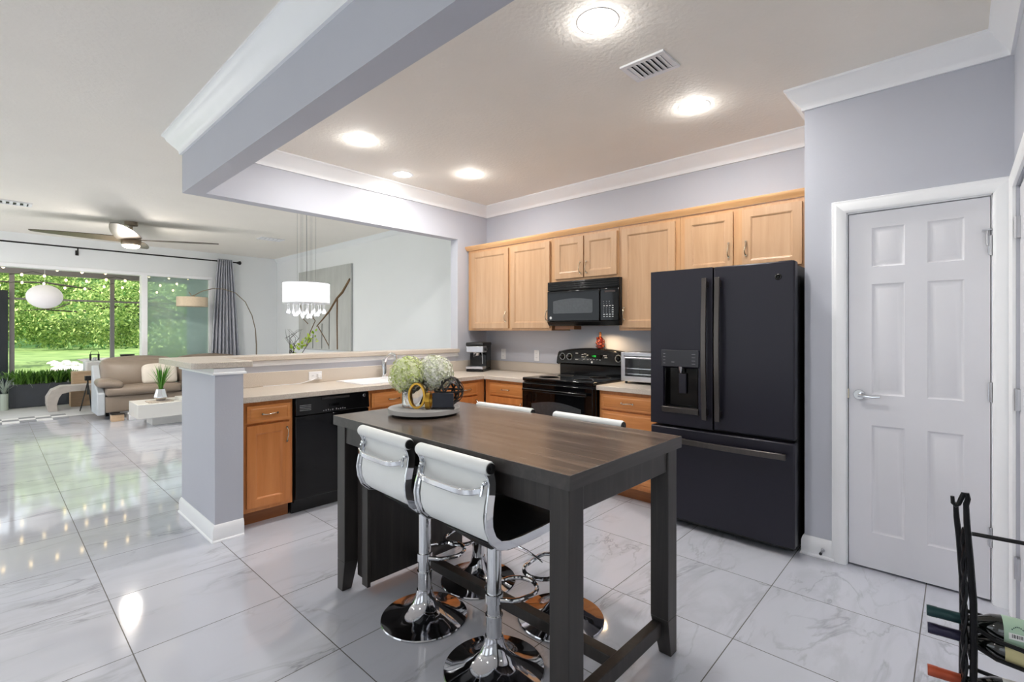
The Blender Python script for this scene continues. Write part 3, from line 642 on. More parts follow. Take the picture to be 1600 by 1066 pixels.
# refrigerator
FX0, FX1, FY = -1.650, -.722, 3.28
fr = thing('refrigerator', 'dark slate french-door refrigerator with a bottom freezer drawer', 'refrigerator', (-1.19, 3.6, 0))
build('case', MB().box(FX0 + .008, FX1 - .006, FY + .085, 4.03, .03, 1.775).box(FX0 + .02, FX1 - .02, FY + .06, FY + .1, .02, .09), 'blackm', fr, bevel=.004)
for x in (FX0 + .08, FX1 - .08):
    build('foot', MB().cyl((x, FY + .13, 0), .02, .032), 'blackm', fr)
for x in (FX0 + .06, FX1 - .06): build('hinge_cover', MB().box(x - .04, x + .04, FY + .03, FY + .16, 1.776, 1.80), 'blackm', fr, bevel=.004)
DS = -1.205; dz0, dz1 = .708, 1.795
ld = build('left_door', MB().panel(FX0, DS - .003, dz0, dz1, FY, .075, [(-1.557, -1.302, .825, 1.118)], [(.003, .004), (.010, .055), (.012, .056)]), 'slate', fr, bevel=.006)
rd = build('right_door', MB().box(DS + .003, FX1, FY, FY + .075, dz0, dz1), 'slate', fr, bevel=.010)
fd = build('freezer_drawer', MB().box(FX0, FX1, FY - .003, FY + .075, .055, .690), 'slate', fr, bevel=.010)
def bar_handle(mb, pts, w_, t_, side): mb.strip(pts, w_, t_, side)
for d_, x, s_ in ((ld, -1.245, -1), (rd, -1.160, 1)):
    pts = [(x, FY - .045 - .018 * sin(pi * i / 12), .775 + i * (.945 / 12)) for i in range(13)]
    mb = MB().strip(pts, .032, .018, (1, 0, 0)); mb.box(x - .011, x + .011, FY - .045, FY + .001, .80, .84).box(x - .011, x + .011, FY - .045, FY + .001, 1.66, 1.70)
    build('handle', mb, 'slateh', d_, bevel=.003)
pts = [(-1.46 + i * (.70 / 12), FY - .045 - .016 * sin(pi * i / 12), .612) for i in range(13)]
mb = MB().strip(pts, .036, .018, (0, 0, 1)); mb.box(-1.43, -1.39, FY - .045, FY - .002, .60, .625).box(-.83, -.79, FY - .045, FY - .002, .60, .625)
build('handle', mb, 'slateh', fd, bevel=.003)
build('dispenser_panel', MB().box(-1.565, -1.296, FY - .010, FY + .002, 1.120, 1.235), 'dpanel', ld, bevel=.003)
build('dispenser_lining', MB().box(-1.543, -1.316, FY + .050, FY + .054, .838, 1.105).box(-1.548, -1.541, FY + .01, FY + .05, .836, 1.105).box(-1.318, -1.311, FY + .01, FY + .05, .836, 1.105), 'black', ld)
build('dispenser_paddle', MB().box(-1.455, -1.40, FY + .03, FY + .045, .93, 1.07), 'slate', ld, bevel=.004)
build('dispenser_spout', MB().lathe([(.016, 0), (.012, -.02), (.006, -.045)], (-1.43, FY + .01, 1.12), 16), 'steel', ld)
build('dispenser_tray', MB().box(-1.562, -1.298, FY - .014, FY + .05, .795, .835), 'slateh', ld, bevel=.004)
mb = MB()
for i in range(4): mb.box(-1.55, -1.535, FY - .0105, FY - .0098, 1.14 + i * .022, 1.144 + i * .022); mb.box(-1.345, -1.32, FY - .0105, FY - .0098, 1.14 + i * .022, 1.143 + i * .022)
mb.box(-1.49, -1.468, FY - .0108, FY - .0098, 1.148, 1.153)
build('dispenser_marks', mb, 'printg', ld)
build('logo', MB().lathe([(0, -.003), (.016, -.0025), (.020, 0)], (-.812, FY, 1.70), 28, 'y'), 'black', rd)
build('logo_ring', MB().lathe([(.012, 0), (.0125, -.001), (.014, -.001), (.0145, 0)], (-.812, FY - .0028, 1.70), 28, 'y'), 'slateh', rd)
# ------------------------------------------------------------------ counter objects
cm = thing('espresso_machine', 'black and steel espresso machine in the counter corner', 'coffee machine', (-4.02, 3.80, .914), rad(28), local=True)
build('body', MB().box(-.10, .10, -.02, .15, .03, .30).box(-.10, .10, -.15, .15, .0, .03), 'black', cm, bevel=.008)
build('head', MB().box(-.10, .10, -.15, -.018, .215, .285), 'steel', cm, bevel=.006)
build('lid', MB().box(-.104, .104, -.155, .155, .286, .325), 'blackm', cm, bevel=.01)
build('drip_tray', MB().box(-.098, .098, -.165, -.03, .031, .06), 'steel', cm, bevel=.004)
pf = build('portafilter', MB().lathe([(.028, 0), (.034, .01), (.036, .035)], (0, -.085, .178), 20), 'steel', cm)
build('portafilter_handle', MB().tube([(0, -.115, .195), (.02, -.20, .188), (.03, -.25, .178)], [.010, .013, .012], 10), 'blackm', pf)
build('steam_wand', MB().tube([(.075, -.12, .215), (.085, -.125, .15), (.09, -.14, .09)], .005, 8), 'chrome', cm)
build('side_knob', MB().cyl((.101, -.08, .25), .018, .02, 'x', 18), 'blackm', cm)
to = thing('toaster_oven', 'silver toaster oven on the counter beside the refrigerator', 'toaster oven', (-1.95, 3.92, .914))
TX0, TX1, TY, TZ0, TZ1 = -2.165, -1.70, 3.745, .935, 1.185
build('body', MB().box(TX0, TX0 + .03, TY, 4.05, TZ0, TZ1).box(TX1 - .12, TX1, TY, 4.05, TZ0, TZ1).box(TX0 + .03, TX1 - .12, TY, 4.05, TZ1 - .035, TZ1).box(TX0 + .03, TX1 - .12, TY, 4.05, TZ0, TZ0 + .03).box(TX0 + .03, TX1 - .12, 4.03, 4.05, TZ0, TZ1), 'steel', to, bevel=.004)
tdr = build('door', MB().box(TX0 + .032, TX1 - .122, TY - .010, TY - .004, TZ0 + .028, TZ0 + .045).box(TX0 + .032, TX1 - .122, TY - .010, TY - .004, TZ1 - .055, TZ1 - .037).box(TX0 + .032, TX0 + .045, TY - .010, TY - .004, TZ0 + .045, TZ1 - .055).box(TX1 - .135, TX1 - .122, TY - .010, TY - .004, TZ0 + .045, TZ1 - .055), 'steel', to)
build('door_glass', MB().box(TX0 + .045, TX1 - .135, TY - .009, TY - .006, TZ0 + .045, TZ1 - .055), 'glass', tdr)
build('door_handle', MB().tube([(TX0 + .06, TY - .01, TZ1 - .046), (TX0 + .06, TY - .035, TZ1 - .046), (TX1 - .15, TY - .035, TZ1 - .046), (TX1 - .15, TY - .01, TZ1 - .046)], .006, 8), 'steel', tdr)
mb = MB()
for k in range(14): mb.box(TX0 + .04 + k * .021, TX0 + .043 + k * .021, TY + .01, 4.02, 1.045, 1.048)
mb.box(TX0 + .032, TX1 - .13, TY + .01, TY + .016, 1.042, 1.05).box(TX0 + .032, TX1 - .13, TY + .01, TY + .016, .995, 1.003)
build('rack', mb, 'chrome', to)
build('cavity', MB().box(TX0 + .031, TX1 - .121, 4.02, 4.029, TZ0 + .03, TZ1 - .036), 'blackm', to)
for x in (TX0 + .03, TX1 - .03):
    for y in (TY + .04, 4.0): build('foot', MB().cyl((x, y, .9142), .012, .021, n=12), 'blackm', to)
cb = thing('bead_bottle', 'small bottle of red and amber beads on the range backguard', 'bottle', (-2.555, 4.028, 1.202))
build('bottle_body', MB().lathe([(0, 0), (.034, 0), (.036, .01), (.036, .085), (.014, .11), (.012, .112)], (-2.555, 4.028, 1.203), 24), 'chili', cb)
mb = MB()
for k in range(40): a = random.random() * 6.28; z = .01 + random.random() * .09; r = .037 if z < .085 else .03; mb.ball((-2.555 + r * cos(a), 4.028 + r * sin(a), 1.203 + z), .0075, 8, 6)
build('beads', mb, 'chilib', cb)
build('stopper', MB().lathe([(.012, .108), (.012, .15), (.008, .155)], (-2.555, 4.028, 1.203), 14), 'toewood', cb)
def outlet(label, loc, rz, w_=.072, h_=.118, plug=False, horizontal=False):
    t = thing('power_outlet', label, 'power outlet', loc, rz, local=True)
    if horizontal: w_, h_ = h_, w_
    build('cover_plate', MB().box(-w_ / 2, w_ / 2, -.006, 0, -h_ / 2, h_ / 2), 'white', t, bevel=.002)
    for s_ in (-1, 1):
        q = (s_ * .022, 0) if horizontal else (0, s_ * .022)
        so = build('socket', MB().box(q[0] - .016, q[0] + .016, -.008, -.006, q[1] - .014, q[1] + .014), 'white', t, bevel=.003)
        build('slots', MB().box(q[0] - .007, q[0] - .005, -.0085, -.0078, q[1] - .004, q[1] + .006).box(q[0] + .005, q[0] + .007, -.0085, -.0078, q[1] - .004, q[1] + .006), 'printg', so)
    return t
outlet('white wall outlet beside the espresso machine', (-3.905, 4.089, 1.10), 0)
outlet('white wall outlet left of the range on the back wall', (-3.40, 4.089, 1.098), 0)
outlet('white outlet with a plug on the peninsula backsplash above the dishwasher', (-4.167, 1.96, .975), E90, horizontal=True)
outlet('white outlet on the peninsula backsplash near the back corner', (-4.167, 3.35, .973), E90, horizontal=True)
pl = thing('plug_and_cord', 'white plug and thin white cord at the peninsula outlet', 'plug', (-4.15, 1.98, .975))
build('plug', MB().box(-4.158, -4.125, 1.967, 2.0, .955, .992), 'white', pl, bevel=.005)
build('cord', MB().tube([(-4.13, 1.968, .965), (-4.12, 1.92, .945), (-4.11, 1.80, .922), (-4.13, 1.65, .919), (-4.15, 1.52, .9185)], .003, 6), 'white', pl)
# ------------------------------------------------------------------ table
TA = rad(-1.0); TC = (-1.66, 1.632, 0)
tb = thing('counter_height_table', 'dark espresso wood counter-height dining table with white stools around it', 'table', TC, TA, local=True)
L2, W2 = .782, .395
build('tabletop', MB().box(-L2 + .004, L2 - .004, -W2 + .004, W2 - .004, .873, .92), 'tabletop', tb, bevel=.001)
build('edge_band', MB().box(-L2, L2, -W2, -W2 + .0038, .872, .9195).box(-L2, L2, W2 - .0038, W2, .872, .9195).box(-L2, -L2 + .0038, -W2 + .0038, W2 - .0038, .872, .9195).box(L2 - .0038, L2, -W2 + .0038, W2 - .0038, .872, .9195), 'tableedge', tb)
def tleg(sx, sy):
    x, y = sx * (L2 - .055), sy * (W2 - .055); a = .040; b = .027; ox, oy = x + sx * 0.0, y + sy * 0.0
    mb = MB().hexa([(ox - a, oy - a, .16), (ox + a, oy - a, .16), (ox + a, oy + a, .16), (ox - a, oy + a, .16)], [(x - a, y - a, .871), (x + a, y - a, .871), (x + a, y + a, .871), (x - a, y + a, .871)])
    bx, by = x + sx * (a - b), y + sy * (a - b)
    mb.hexa([(bx - b, by - b, 0), (bx + b, by - b, 0), (bx + b, by + b, 0), (bx - b, by + b, 0)], [(x - a, y - a, .16), (x + a, y - a, .16), (x + a, y + a, .16), (x - a, y + a, .16)])
    return mb
for sx in (-1, 1):
    for sy in (-1, 1): build('leg', tleg(sx, sy), 'tablewood', tb, bevel=.003)
lx, ly = L2 - .095, W2 - .095
build('apron', MB().box(-lx, lx, -W2 + .022, -W2 + .042, .782, .871).box(-lx, lx, W2 - .042, W2 - .022, .782, .871).box(-L2 + .022, -L2 + .042, -ly, ly, .782, .871).box(L2 - .042, L2 - .022, -ly, ly, .782, .871), 'tablewood', tb, bevel=.002)
build('end_stretcher', MB().box(L2 - .085, L2 - .045, -ly, ly, .085, .145), 'tablewood', tb, bevel=.003)
build('long_stretcher', MB().box(-.56, L2 - .086, -.025, .025, .09, .14), 'tablewood', tb, bevel=.003)
sb = build('storage_cabinet', MB().box(-L2 + .10, -.575, -W2 + .085, -W2 + .105, .075, .78).box(-L2 + .10, -.575, W2 - .105, W2 - .085, .075, .78).box(-.575, -.555, -W2 + .085, W2 - .085, .075, .78).box(-L2 + .10, -.575, -W2 + .105, W2 - .105, .075, .10).box(-L2 + .10, -.575, -W2 + .105, W2 - .105, .42, .44).box(-.60, -.545, -W2 + .065, -W2 + .084, .06, .78), 'tablewood', tb, bevel=.002)
# ------------------------------------------------------------------ stools (local: faces +y)
def make_stool(label, H):
    t = thing('bar_stool', label, 'bar stool', (0, 0, 0), 0, 'white swivel stools round the dark table', local=True)
    build('base', MB().lathe([(0, 0), (.203, 0), (.206, .004), (.203, .009), (.17, .017), (.125, .030), (.085, .050), (.058, .075), (.043, .105), (.037, .135), (0, .136)], n=56), 'chromed', t)
    build('lower_column', MB().lathe([(.0, .13), (.033, .135), (.033, .215), (.036, .217), (.036, .222), (0, .224)], n=28), 'chrome', t)
    build('column', MB().cyl((0, 0, .223), .030, H - .075 - .223, n=28), 'chrome', t)
    f_ = []
    w_, y0, y1 = .085, .02, .20
    f_ = [(-.036, .0, .29), (-w_ * .9, .03, .29)] + [(-w_, .06 + .02 * i, .29 - .003 * i) for i in range(4)] + arc((0, .135, .275), w_, pi, 0, 10, 'xy') + [(w_, .12 - .02 * i, .277 + .003 * i) for i in range(4)] + [(w_ * .9, .03, .29), (.036, .0, .29)]
    build('footrest', MB().tube(f_, .0095, 10).lathe([(.031, .27), (.037, .272), (.037, .308), (.031, .31)], n=24), 'chrome', t)
    build('seat_mechanism', MB().hexa([(-.06, -.07, H - .085), (.06, -.07, H - .085), (.06, .07, H - .085), (-.06, .07, H - .085)], [(-.135, -.15, H - .016), (.135, -.15, H - .016), (.135, .13, H - .016), (-.135, .13, H - .016)]), 'blackm', t, bevel=.006)
    build('lever', MB().tube([(.05, .0, H - .07), (.12, .01, H - .075), (.155, .03, H - .09), (.195, .075, H - .135)], .004, 8), 'chrome', t)
    path = [(.245, -.022), (.235, -.006), (.21, .004), (.15, .004), (.05, -.002), (-.06, -.004), (-.13, .0), (-.175, .012), (-.205, .04), (-.222, .08), (-.226, .12), (-.220, .16), (-.208, .20), (-.202, .235), (-.208, .262), (-.222, .285)]
    wid = [.202] * 10 + [.204, .202, .198, .194, .192, .192]
    for s_ in (-1, 1):
        rl = MB().tube([(s_ * w2, y, H + z) for (y, z), w2 in zip(path, wid)], .0105, 10, flat=(1, 0, 0))
        rl.strip([(s_ * (w2 + .006), y, H + z) for (y, z), w2 in zip(path, wid)], .010, .036, (1, 0, 0))
        r_ = build('side_rail', rl, 'chrome', t, bevel=.003)
        build('bracket', MB().tube([(s_ * .184, -.212, H + .235), (s_ * .185, -.232, H + .228), (s_ * .185, -.240, H + .195)], .0065, 8).ball((s_ * .186, -.224, H + .236), .009, 10, 8), 'chrome', r_)
    seat = path[:8]; back = path[7:]
    build('seat_pad', MB().strip([(0, y, H + z + .006) for y, z in seat], .386, .010, (1, 0, 0)), 'seatdark', t, ang=60)
    build('back_lining', MB().strip([(0, y + .0075, H + z + .002) for y, z in back], .378, .006, (1, 0, 0)), 'seatdark', t, ang=60)
    build('back_panel', MB().strip([(0, y, H + z) for y, z in back], .370, .008, (1, 0, 0)), 'leather', t, ang=60)
    rr = build('head_roll', MB().lathe([(0, -.209), (.022, -.209), (.025, -.202), (.025, .202), (.022, .209), (0, .209)], (0, -.218, H + .290), 20, 'x'), 'leather', t)
    for s_ in (-1, 1):
        build('end_cap', MB().lathe([(0, -.003), (.019, -.003), (.019, .003), (0, .003)], (s_ * .211, -.218, H + .290), 18, 'x').lathe([(0, -.002), (.006, -.002), (.006, .002), (0, .002)], (s_ * .215, -.218, H + .290), 10, 'x'), 'blackm', rr)
    br = []
    for i in range(15):
        u = i / 14 * 2 - 1; br.append((u * .185, -.236 - .030 * (1 - u ** 6), H + .214 - .016 * (1 - u ** 4)))
    build('back_brace', MB().strip(br, .024, .011, (0, 0, 1)), 'chrome', t, bevel=.004)
    return t
H1 = .605
s1 = make_stool('white-backed chrome bar stool on the near side, left of the two', H1); s1.location = (-1.886, 1.425, 0)
s2 = dup(s1, (-1.388, 1.397, 0), rad(-1.5), 'white-backed chrome bar stool on the near side, closest to the camera')
s3 = make_stool('white bar stool on the range side, its back roll left of the other far one', .622); s3.location = (-1.945, 1.835, 0); s3.rotation_euler = (0, 0, rad(183))
s4 = dup(s3, (-1.40, 1.86, 0), rad(179), 'white bar stool on the range side nearest the refrigerator')
s1.rotation_euler = (0, 0, rad(-3))
# ------------------------------------------------------------------ centrepiece on the table
ZT = .9205
TRX, TRY = -2.135, 1.612
tr = thing('round_tray', 'round whitewashed wooden tray with a metal band on the dark table', 'tray', (TRX, TRY, ZT))
build('board', MB().lathe([(0, .016), (.185, .016), (.188, .018), (.188, .034), (0, .034)], (TRX, TRY, ZT), 56), 'traytop', tr)
build('band', MB().lathe([(.1885, .014), (.192, .014), (.192, .036), (.1885, .036)], (TRX, TRY, ZT), 56), 'trayrim', tr)
build('foot_ring', MB().lathe([(0, 0), (.17, 0), (.178, .015), (0, .0155)], (TRX, TRY, ZT), 40), 'blackm', tr)
ZR = ZT + .035
VX, VY = -2.205, 1.60
vz = single('glass_vase', MB().lathe([(0, 0), (.068, 0), (.07, .004), (.07, .15), (.066, .15), (.066, .012), (0, .011)], (VX, VY, ZR), 40), 'glass', 'clear glass cylinder vase holding hydrangea stems on the tray', 'vase', loc=(VX, VY, ZR))
def hydrangea(label, c, r, m, foot):
    t = thing('hydrangea', label, 'flower', foot, group='hydrangeas in the glass vase')
    build('stem', MB().tube([foot, tuple((Vector(foot) * .5 + Vector(c) * .5) + Vector((0, 0, .01))), (c[0], c[1], c[2] - r * .3)], .005, 8), 'stem', t)
    mb = MB(); mb.ball(c, r * .78, 16, 10); N_ = 420
    for i in range(N_):
        z = 1 - 2 * (i + .5) / N_; a = i * 2.39996; d = Vector((math.sqrt(1 - z * z) * cos(a), math.sqrt(1 - z * z) * sin(a), z))
        p = Vector(c) + d * r * random.uniform(.86, 1.06); u = d.orthogonal().normalized(); w_ = d.cross(u); s0 = random.uniform(.010, .015); a0 = random.random() * 6
        for k in range(4):
            e = (u * cos(a0 + k * pi / 2) + w_ * sin(a0 + k * pi / 2)); g_ = d.cross(e)
            mb.add([p, p + e * s0 * .6 + g_ * s0 * .45 + d * .003, p + e * s0 * 1.15 + d * random.uniform(-.002, .006), p + e * s0 * .6 - g_ * s0 * .45 + d * .003], [(0, 1, 2, 3)])
    build('flower_head', mb, m, t, smooth=False); return t
def petalmix(name, w_, g_):
    q = N(name); g0 = q.n('ShaderNodeNewGeometry'); r = q.n('ShaderNodeValToRGB'); e = r.color_ramp.elements
    e[0].color = srgb(*g_); e[1].color = srgb(*w_); e[1].position = .55; q.l(g0, 'Random Per Island', r, 0); q.l(r, 0, q.b, 'Base Color'); q.b.inputs['Roughness'].default_value = .7
    return q.m
M['hyd1'] = petalmix('lime_white_petal', (232, 236, 196), (188, 204, 96)); M['hyd2'] = petalmix('cream_white_petal', (240, 240, 228), (216, 222, 180))
hydrangea('lime-tinged hydrangea head on the left of the glass vase', (-2.235, 1.575, 1.125), .100, 'hyd1', (-2.225, 1.60, ZR + .014))
hydrangea('white hydrangea head on the right of the glass vase', (-2.155, 1.70, 1.135), .098, 'hyd2', (-2.185, 1.62, ZR + .014))
mb = MB(); gx, gy = -2.085, 1.56
mb.at((gx - .03, gy - .01, ZR + .070), rad(35)); mb.strip([(.042 * cos(a), 0, .064 * sin(a)) for a in [2 * pi * i / 28 for i in range(29)]], .028, .010, (0, 1, 0))
mb.at((gx + .022, gy + .025, ZR + .044), rad(-50)); mb.strip([(.040 * cos(a), 0, .040 * sin(a)) for a in [2 * pi * i / 28 for i in range(29)]], .024, .009, (0, 1, 0))
single('gold_knot', mb, 'gold', 'gold metal knot ornament in front of the glass vase', 'ornament', loc=(gx, gy, ZR), ang=60)
mb = MB(); oc = Vector((-2.075, 1.735, ZR + .083))
for i, (ax, ay) in enumerate(((0, 0), (pi / 2, 0), (pi / 4, .6), (pi / 3, -1), (1.2, 2.1), (.9, 1.2), (2.2, .3), (1.9, 1.7))):
    Rm = Matrix.Rotation(ay, 3, 'Z') @ Matrix.Rotation(ax, 3, 'X'); pts = [oc + Rm @ Vector((.080 * cos(a), .080 * sin(a), 0)) for a in [2 * pi * k / 32 for k in range(33)]]
    mb.strip(pts, .010, .003, tuple(Rm @ Vector((0, 0, 1))))
single('wire_orb', mb, 'blackm', 'black metal band orb on the right of the tray', 'ornament', loc=tuple(oc - Vector((0, 0, .083))), ang=60)
sg = thing('tabletop_sign', 'small black tabletop sign on a foot at the front of the tray', 'sign', (-2.005, 1.635, ZR), rad(43), local=True)
build('board', MB().box(-.056, .056, -.008, .008, .008, .085), 'signb', sg, bevel=.002)
build('foot', MB().box(-.060, .060, -.022, .022, 0, .008), 'blackm', sg, bevel=.002)
# ------------------------------------------------------------------ wine rack and bottles
RA = rad(6); RDX, RDY = cos(RA), sin(RA)
wr = thing('wine_rack', 'black wrought iron wine rack with a hooked post beside the white door', 'wine rack', (.10, 1.92, 0))
def pt(a, b, z): return (.026 + RDX * a - RDY * b, 1.842 + RDY * a + RDX * b, z)    # a along the bottles, b across
def post(a, b, hook):
    P = [pt(a, b, 0), pt(a + .002, b, .25), pt(a + .004, b, .5), pt(a + .003, b, .62), pt(a - .004, b, .74), pt(a - .010, b, .835), pt(a - .012, b, .893)]
    if not hook: P = P[:5] + [pt(a - .010, b, .80), pt(a - .012, b, .845)]
    mb = MB().tube(P, [.0082, .0082, .0082, .0082, .008, .0072, .0062], 8)
    if hook: mb.tube([pt(a - .012, b, .885), pt(a - .008, b, .905), pt(a - .010, b, .918), pt(a - .017, b, .917), pt(a - .022, b, .902), pt(a - .027, b, .886), pt(a - .033, b, .880), pt(a - .039, b, .887), pt(a - .040, b, .906)], [.0065, .0065, .006, .006, .006, .0055, .005, .005, .0045], 10)
    return mb
build('post', post(0, 0, True), 'iron', wr)
tw = MB(); n = 40
tw.tube([pt(-.014 + .004 * cos(i * .9), .012 + .004 * sin(i * .9), .02 + i * .80 / n) for i in range(n + 1)], .005, 6)
tw.tube([pt(-.014 - .004 * cos(i * .9), .012 - .004 * sin(i * .9), .02 + i * .80 / n) for i in range(n + 1)], .005, 6)
build('twisted_bar', tw, 'iron', wr)
build('post', post(-.004, .17, False), 'iron', wr)
build('post', post(.27, 0.02, False), 'iron', wr); build('post', post(.27, .17, False), 'iron', wr)
cr = MB().tube([pt(0, .0, .810), pt(.27, .02, .803)], .0055, 8)
build('top_rail', cr, 'iron', wr)
BZ = [.538, .488, .371]
for z in BZ:
    build('bottle_rail', MB().tube([pt(0, .012, z + .014), pt(.05, .015, z - .012), pt(.27, .022, z - .046)], .006, 8).tube([pt(0, .158, z - .01), pt(.27, .165, z - .046)], .006, 8).tube([pt(0, 0, z - .026), pt(0, .17, z - .026)], .006, 8).tube([pt(.27, .02, z - .048), pt(.27, .17, z - .048)], .006, 8), 'iron', wr)
def bottle(label, a, b, z, foil, lab, deco):
    rz = RA; t = thing('wine_bottle', label, 'wine bottle', pt(a, b, z), rz, 'wine bottles lying in the rack', local=True)
    build('bottle_glass', MB().lathe([(0, .0), (.0135, 0), (.0145, .004), (.0145, .02), (.0135, .022), (.0140, .085), (.0165, .105), (.033, .135), (.037, .155), (.0375, .30), (.034, .306), (0, .304)], n=32, axis='x'), 'bottleg', t)
    build('foil_capsule', MB().lathe([(0, -.001), (.0148, -.001), (.0157, .004), (.0157, .021), (.0150, .023), (.0150, .072)], n=24, axis='x'), foil, t)
    lb = build('label', MB().lathe([(.0379, .157), (.0379, .285)], n=40, axis='x'), lab, t)
    deco(lb)
def curved(lb, name, u0, u1, a0, a1, m, r=.0384):
    n = 6; mb = MB(); vs = []; fs = []
    for i in range(n + 1):
        a = a0 + (a1 - a0) * i / n
        for x in (u0, u1): vs.append((x, r * cos(a), r * sin(a)))
    for i in range(n): fs.append((2 * i, 2 * i + 1, 2 * i + 3, 2 * i + 2))
    build(name, mb.add(vs, fs), m, lb)
A0 = pi - .45   # side of the bottle towards the camera (minus y)
def deco1(lb):
    curved(lb, 'label_band', .166, .284, A0 + .12, A0 + .55, 'labwhite', .0381)
    for k in range(9): curved(lb, 'barcode', .172 + k * .0032, .1735 + k * .0032 + .0006 * (k % 2), A0 + .18, A0 + .42, 'ink')
    for k in range(8): curved(lb, 'label_emblem', .172 + k * .0035, .1745 + k * .0035, A0 - .12 - .28 * sin(pi * (k + .5) / 8), A0 - .04 - .28 * sin(pi * (k + .5) / 8), 'foilgreen')
    for k in range(4): curved(lb, 'label_lettering', .215 + k * .009, .220 + k * .009, A0 - .55, A0 - .15 - .06 * (k % 2), 'ink')
def deco2(lb):
    curved(lb, 'label_band', .170, .284, A0 - .75, A0 - .45, 'labwhite', .0381)
    for k in range(8): curved(lb, 'label_lettering', .178 + k * .0075, .1815 + k * .0075, A0 - .70, A0 - .52, 'printg')
    for k in range(5): curved(lb, 'label_drawing', .19 + k * .012, .20 + k * .012, A0 - .15 - .1 * sin(k), A0 + .02 + .12 * sin(k * 1.7), 'ink')
    for k in range(3): curved(lb, 'label_drawing', .205, .212, A0 - .34 + k * .33, A0 - .22 + k * .33, 'ink')
def deco3(lb):
    for k in range(3): curved(lb, 'label_lettering', .185 + .0 * k, .195, A0 - .25 + k * .16, A0 - .15 + k * .16, 'inkred')
    curved(lb, 'label_lettering', .205, .212, A0 - .12, A0 - .06, 'ink')
    for k in range(3): curved(lb, 'label_lettering', .220, .232, A0 - .2 + k * .17, A0 - .09 + k * .17, 'ink')
bottle('dark wine bottle with a green capsule and sage label, topmost in the rack', -.090, .062, .541, 'foilgreen', 'labgreen', deco1)
bottle('dark wine bottle with a navy capsule and tan label, middle of the rack', -.088, .060, .491, 'foilnavy', 'labtan', deco2)
bottle('dark wine bottle with a copper red capsule and white label, lowest in view', -.088, .060, .366, 'foilred', 'labwhite', deco3)
# ------------------------------------------------------------------ living area
FNX, FNY = -8.28, 1.33
fn = thing('ceiling_fan', 'brushed nickel ceiling fan with four dark blades and a lit lamp', 'ceiling fan', (FNX, FNY, CZ))
build('canopy', MB().lathe([(0, 0), (.075, 0), (.075, -.05), (.06, -.055), (0, -.056)], (FNX, FNY, CZ), 28), 'fanmetal', fn)
build('downrod', MB().cyl((FNX, FNY, CZ - .16), .02, .12), 'fanmetal', fn)
build('motor_housing', MB().lathe([(0, -.15), (.05, -.16), (.10, -.20), (.112, -.22), (.112, -.30), (.10, -.315), (0, -.316)], (FNX, FNY, CZ), 36), 'fanmetal', fn)
build('lamp', MB().lathe([(.098, -.316), (.095, -.335), (.07, -.352), (0, -.358)], (FNX, FNY, CZ), 28), 'fanled', fn)
for k in range(4):
    a = rad(72 + 90 * k); mb = MB().at((FNX, FNY, CZ - .245), a); n = 10; vs = []; fs = []
    for i in range(n + 1):
        u = i / n; x = .09 + .93 * u; hw = .10 * (1 - u) ** .6 + .035 + .02 * sin(pi * u); tw_ = rad(7) * (1 - .5 * u); z0 = .03 * u
        for s_, tt in ((-1, 0), (1, 0), (1, .008), (-1, .008)): vs.append((x, s_ * hw * cos(tw_), z0 + s_ * hw * sin(tw_) + tt))
    for i in range(n):
        for q in range(4): l = (q + 1) % 4; fs.append((i * 4 + q, i * 4 + 4 + q, i * 4 + 4 + l, i * 4 + l))
    fs += [(0, 1, 2, 3), tuple(n * 4 + q for q in (3, 2, 1, 0))]
    build('blade', mb.add(vs, fs), 'fanwood', fn)
lamp('fan_lamp', 'POINT', (FNX, FNY, CZ - .46), 14, (1, .94, .86), .10)
lamp('fan_downlight', 'AREA', (FNX, FNY, CZ - .37), 18, (1, .94, .86), .12, spread=rad(180))
# chandelier
CX, CY = -5.60, 2.53
chd = thing('drum_chandelier', 'white drum chandelier with hanging crystal drops on thin wires', 'chandelier', (CX, CY, 1.53))
build('drum_shade', MB().lathe([(.250, 1.69), (.253, 1.69), (.253, 1.92), (.250, 1.92)], (CX, CY, 0), 48), 'shadeglow', chd)
build('shade_ring', MB().lathe([(.254, 1.915), (.256, 1.915), (.256, 1.925), (.254, 1.925)], (CX, CY, 0), 48).lathe([(.254, 1.685), (.256, 1.685), (.256, 1.70), (.254, 1.70)], (CX, CY, 0), 48), 'white', chd)
build('diffuser', MB().lathe([(0, 1.695), (.249, 1.695)], (CX, CY, 0), 40), 'shadeglow', chd)
build('ceiling_plate', MB().cyl((CX, CY, CZ - .03), .12, .03), 'chrome', chd)
mb = MB()
for k in range(6): a = k * pi / 3; mb.tube([(CX + .10 * cos(a), CY + .10 * sin(a), CZ - .03), (CX + .10 * cos(a), CY + .10 * sin(a), 1.92)], .0012, 4)
mb.tube([(CX, CY, CZ - .03), (CX + .01, CY, 2.1), (CX, CY, 1.92)], .003, 5)
build('wires', mb, 'printg', chd)
for ring, (rr, nn, zz) in enumerate(((.20, 16, 1.585), (.13, 10, 1.555), (.05, 5, 1.53))):
    for k in range(nn):
        a = 2 * pi * k / nn; x, y = CX + rr * cos(a), CY + rr * sin(a)
        build('crystal_drop', MB().tube([(x, y, 1.69), (x, y, zz + .05)], .0015, 4).lathe([(0, -.02), (.014, -.008), (.016, .002), (.006, .03), (0, .05)], (x, y, zz), 8), 'crystal', chd)
lamp('living_fill', 'POINT', (-9.0, -1.9, 1.75), 34, (1, .97, .93), .2)  # added out-of-view point source that brightens the living area's far wall
lamp('chandelier_lamp', 'POINT', (CX, CY, 1.86), 12, (1, .97, .93), .05)
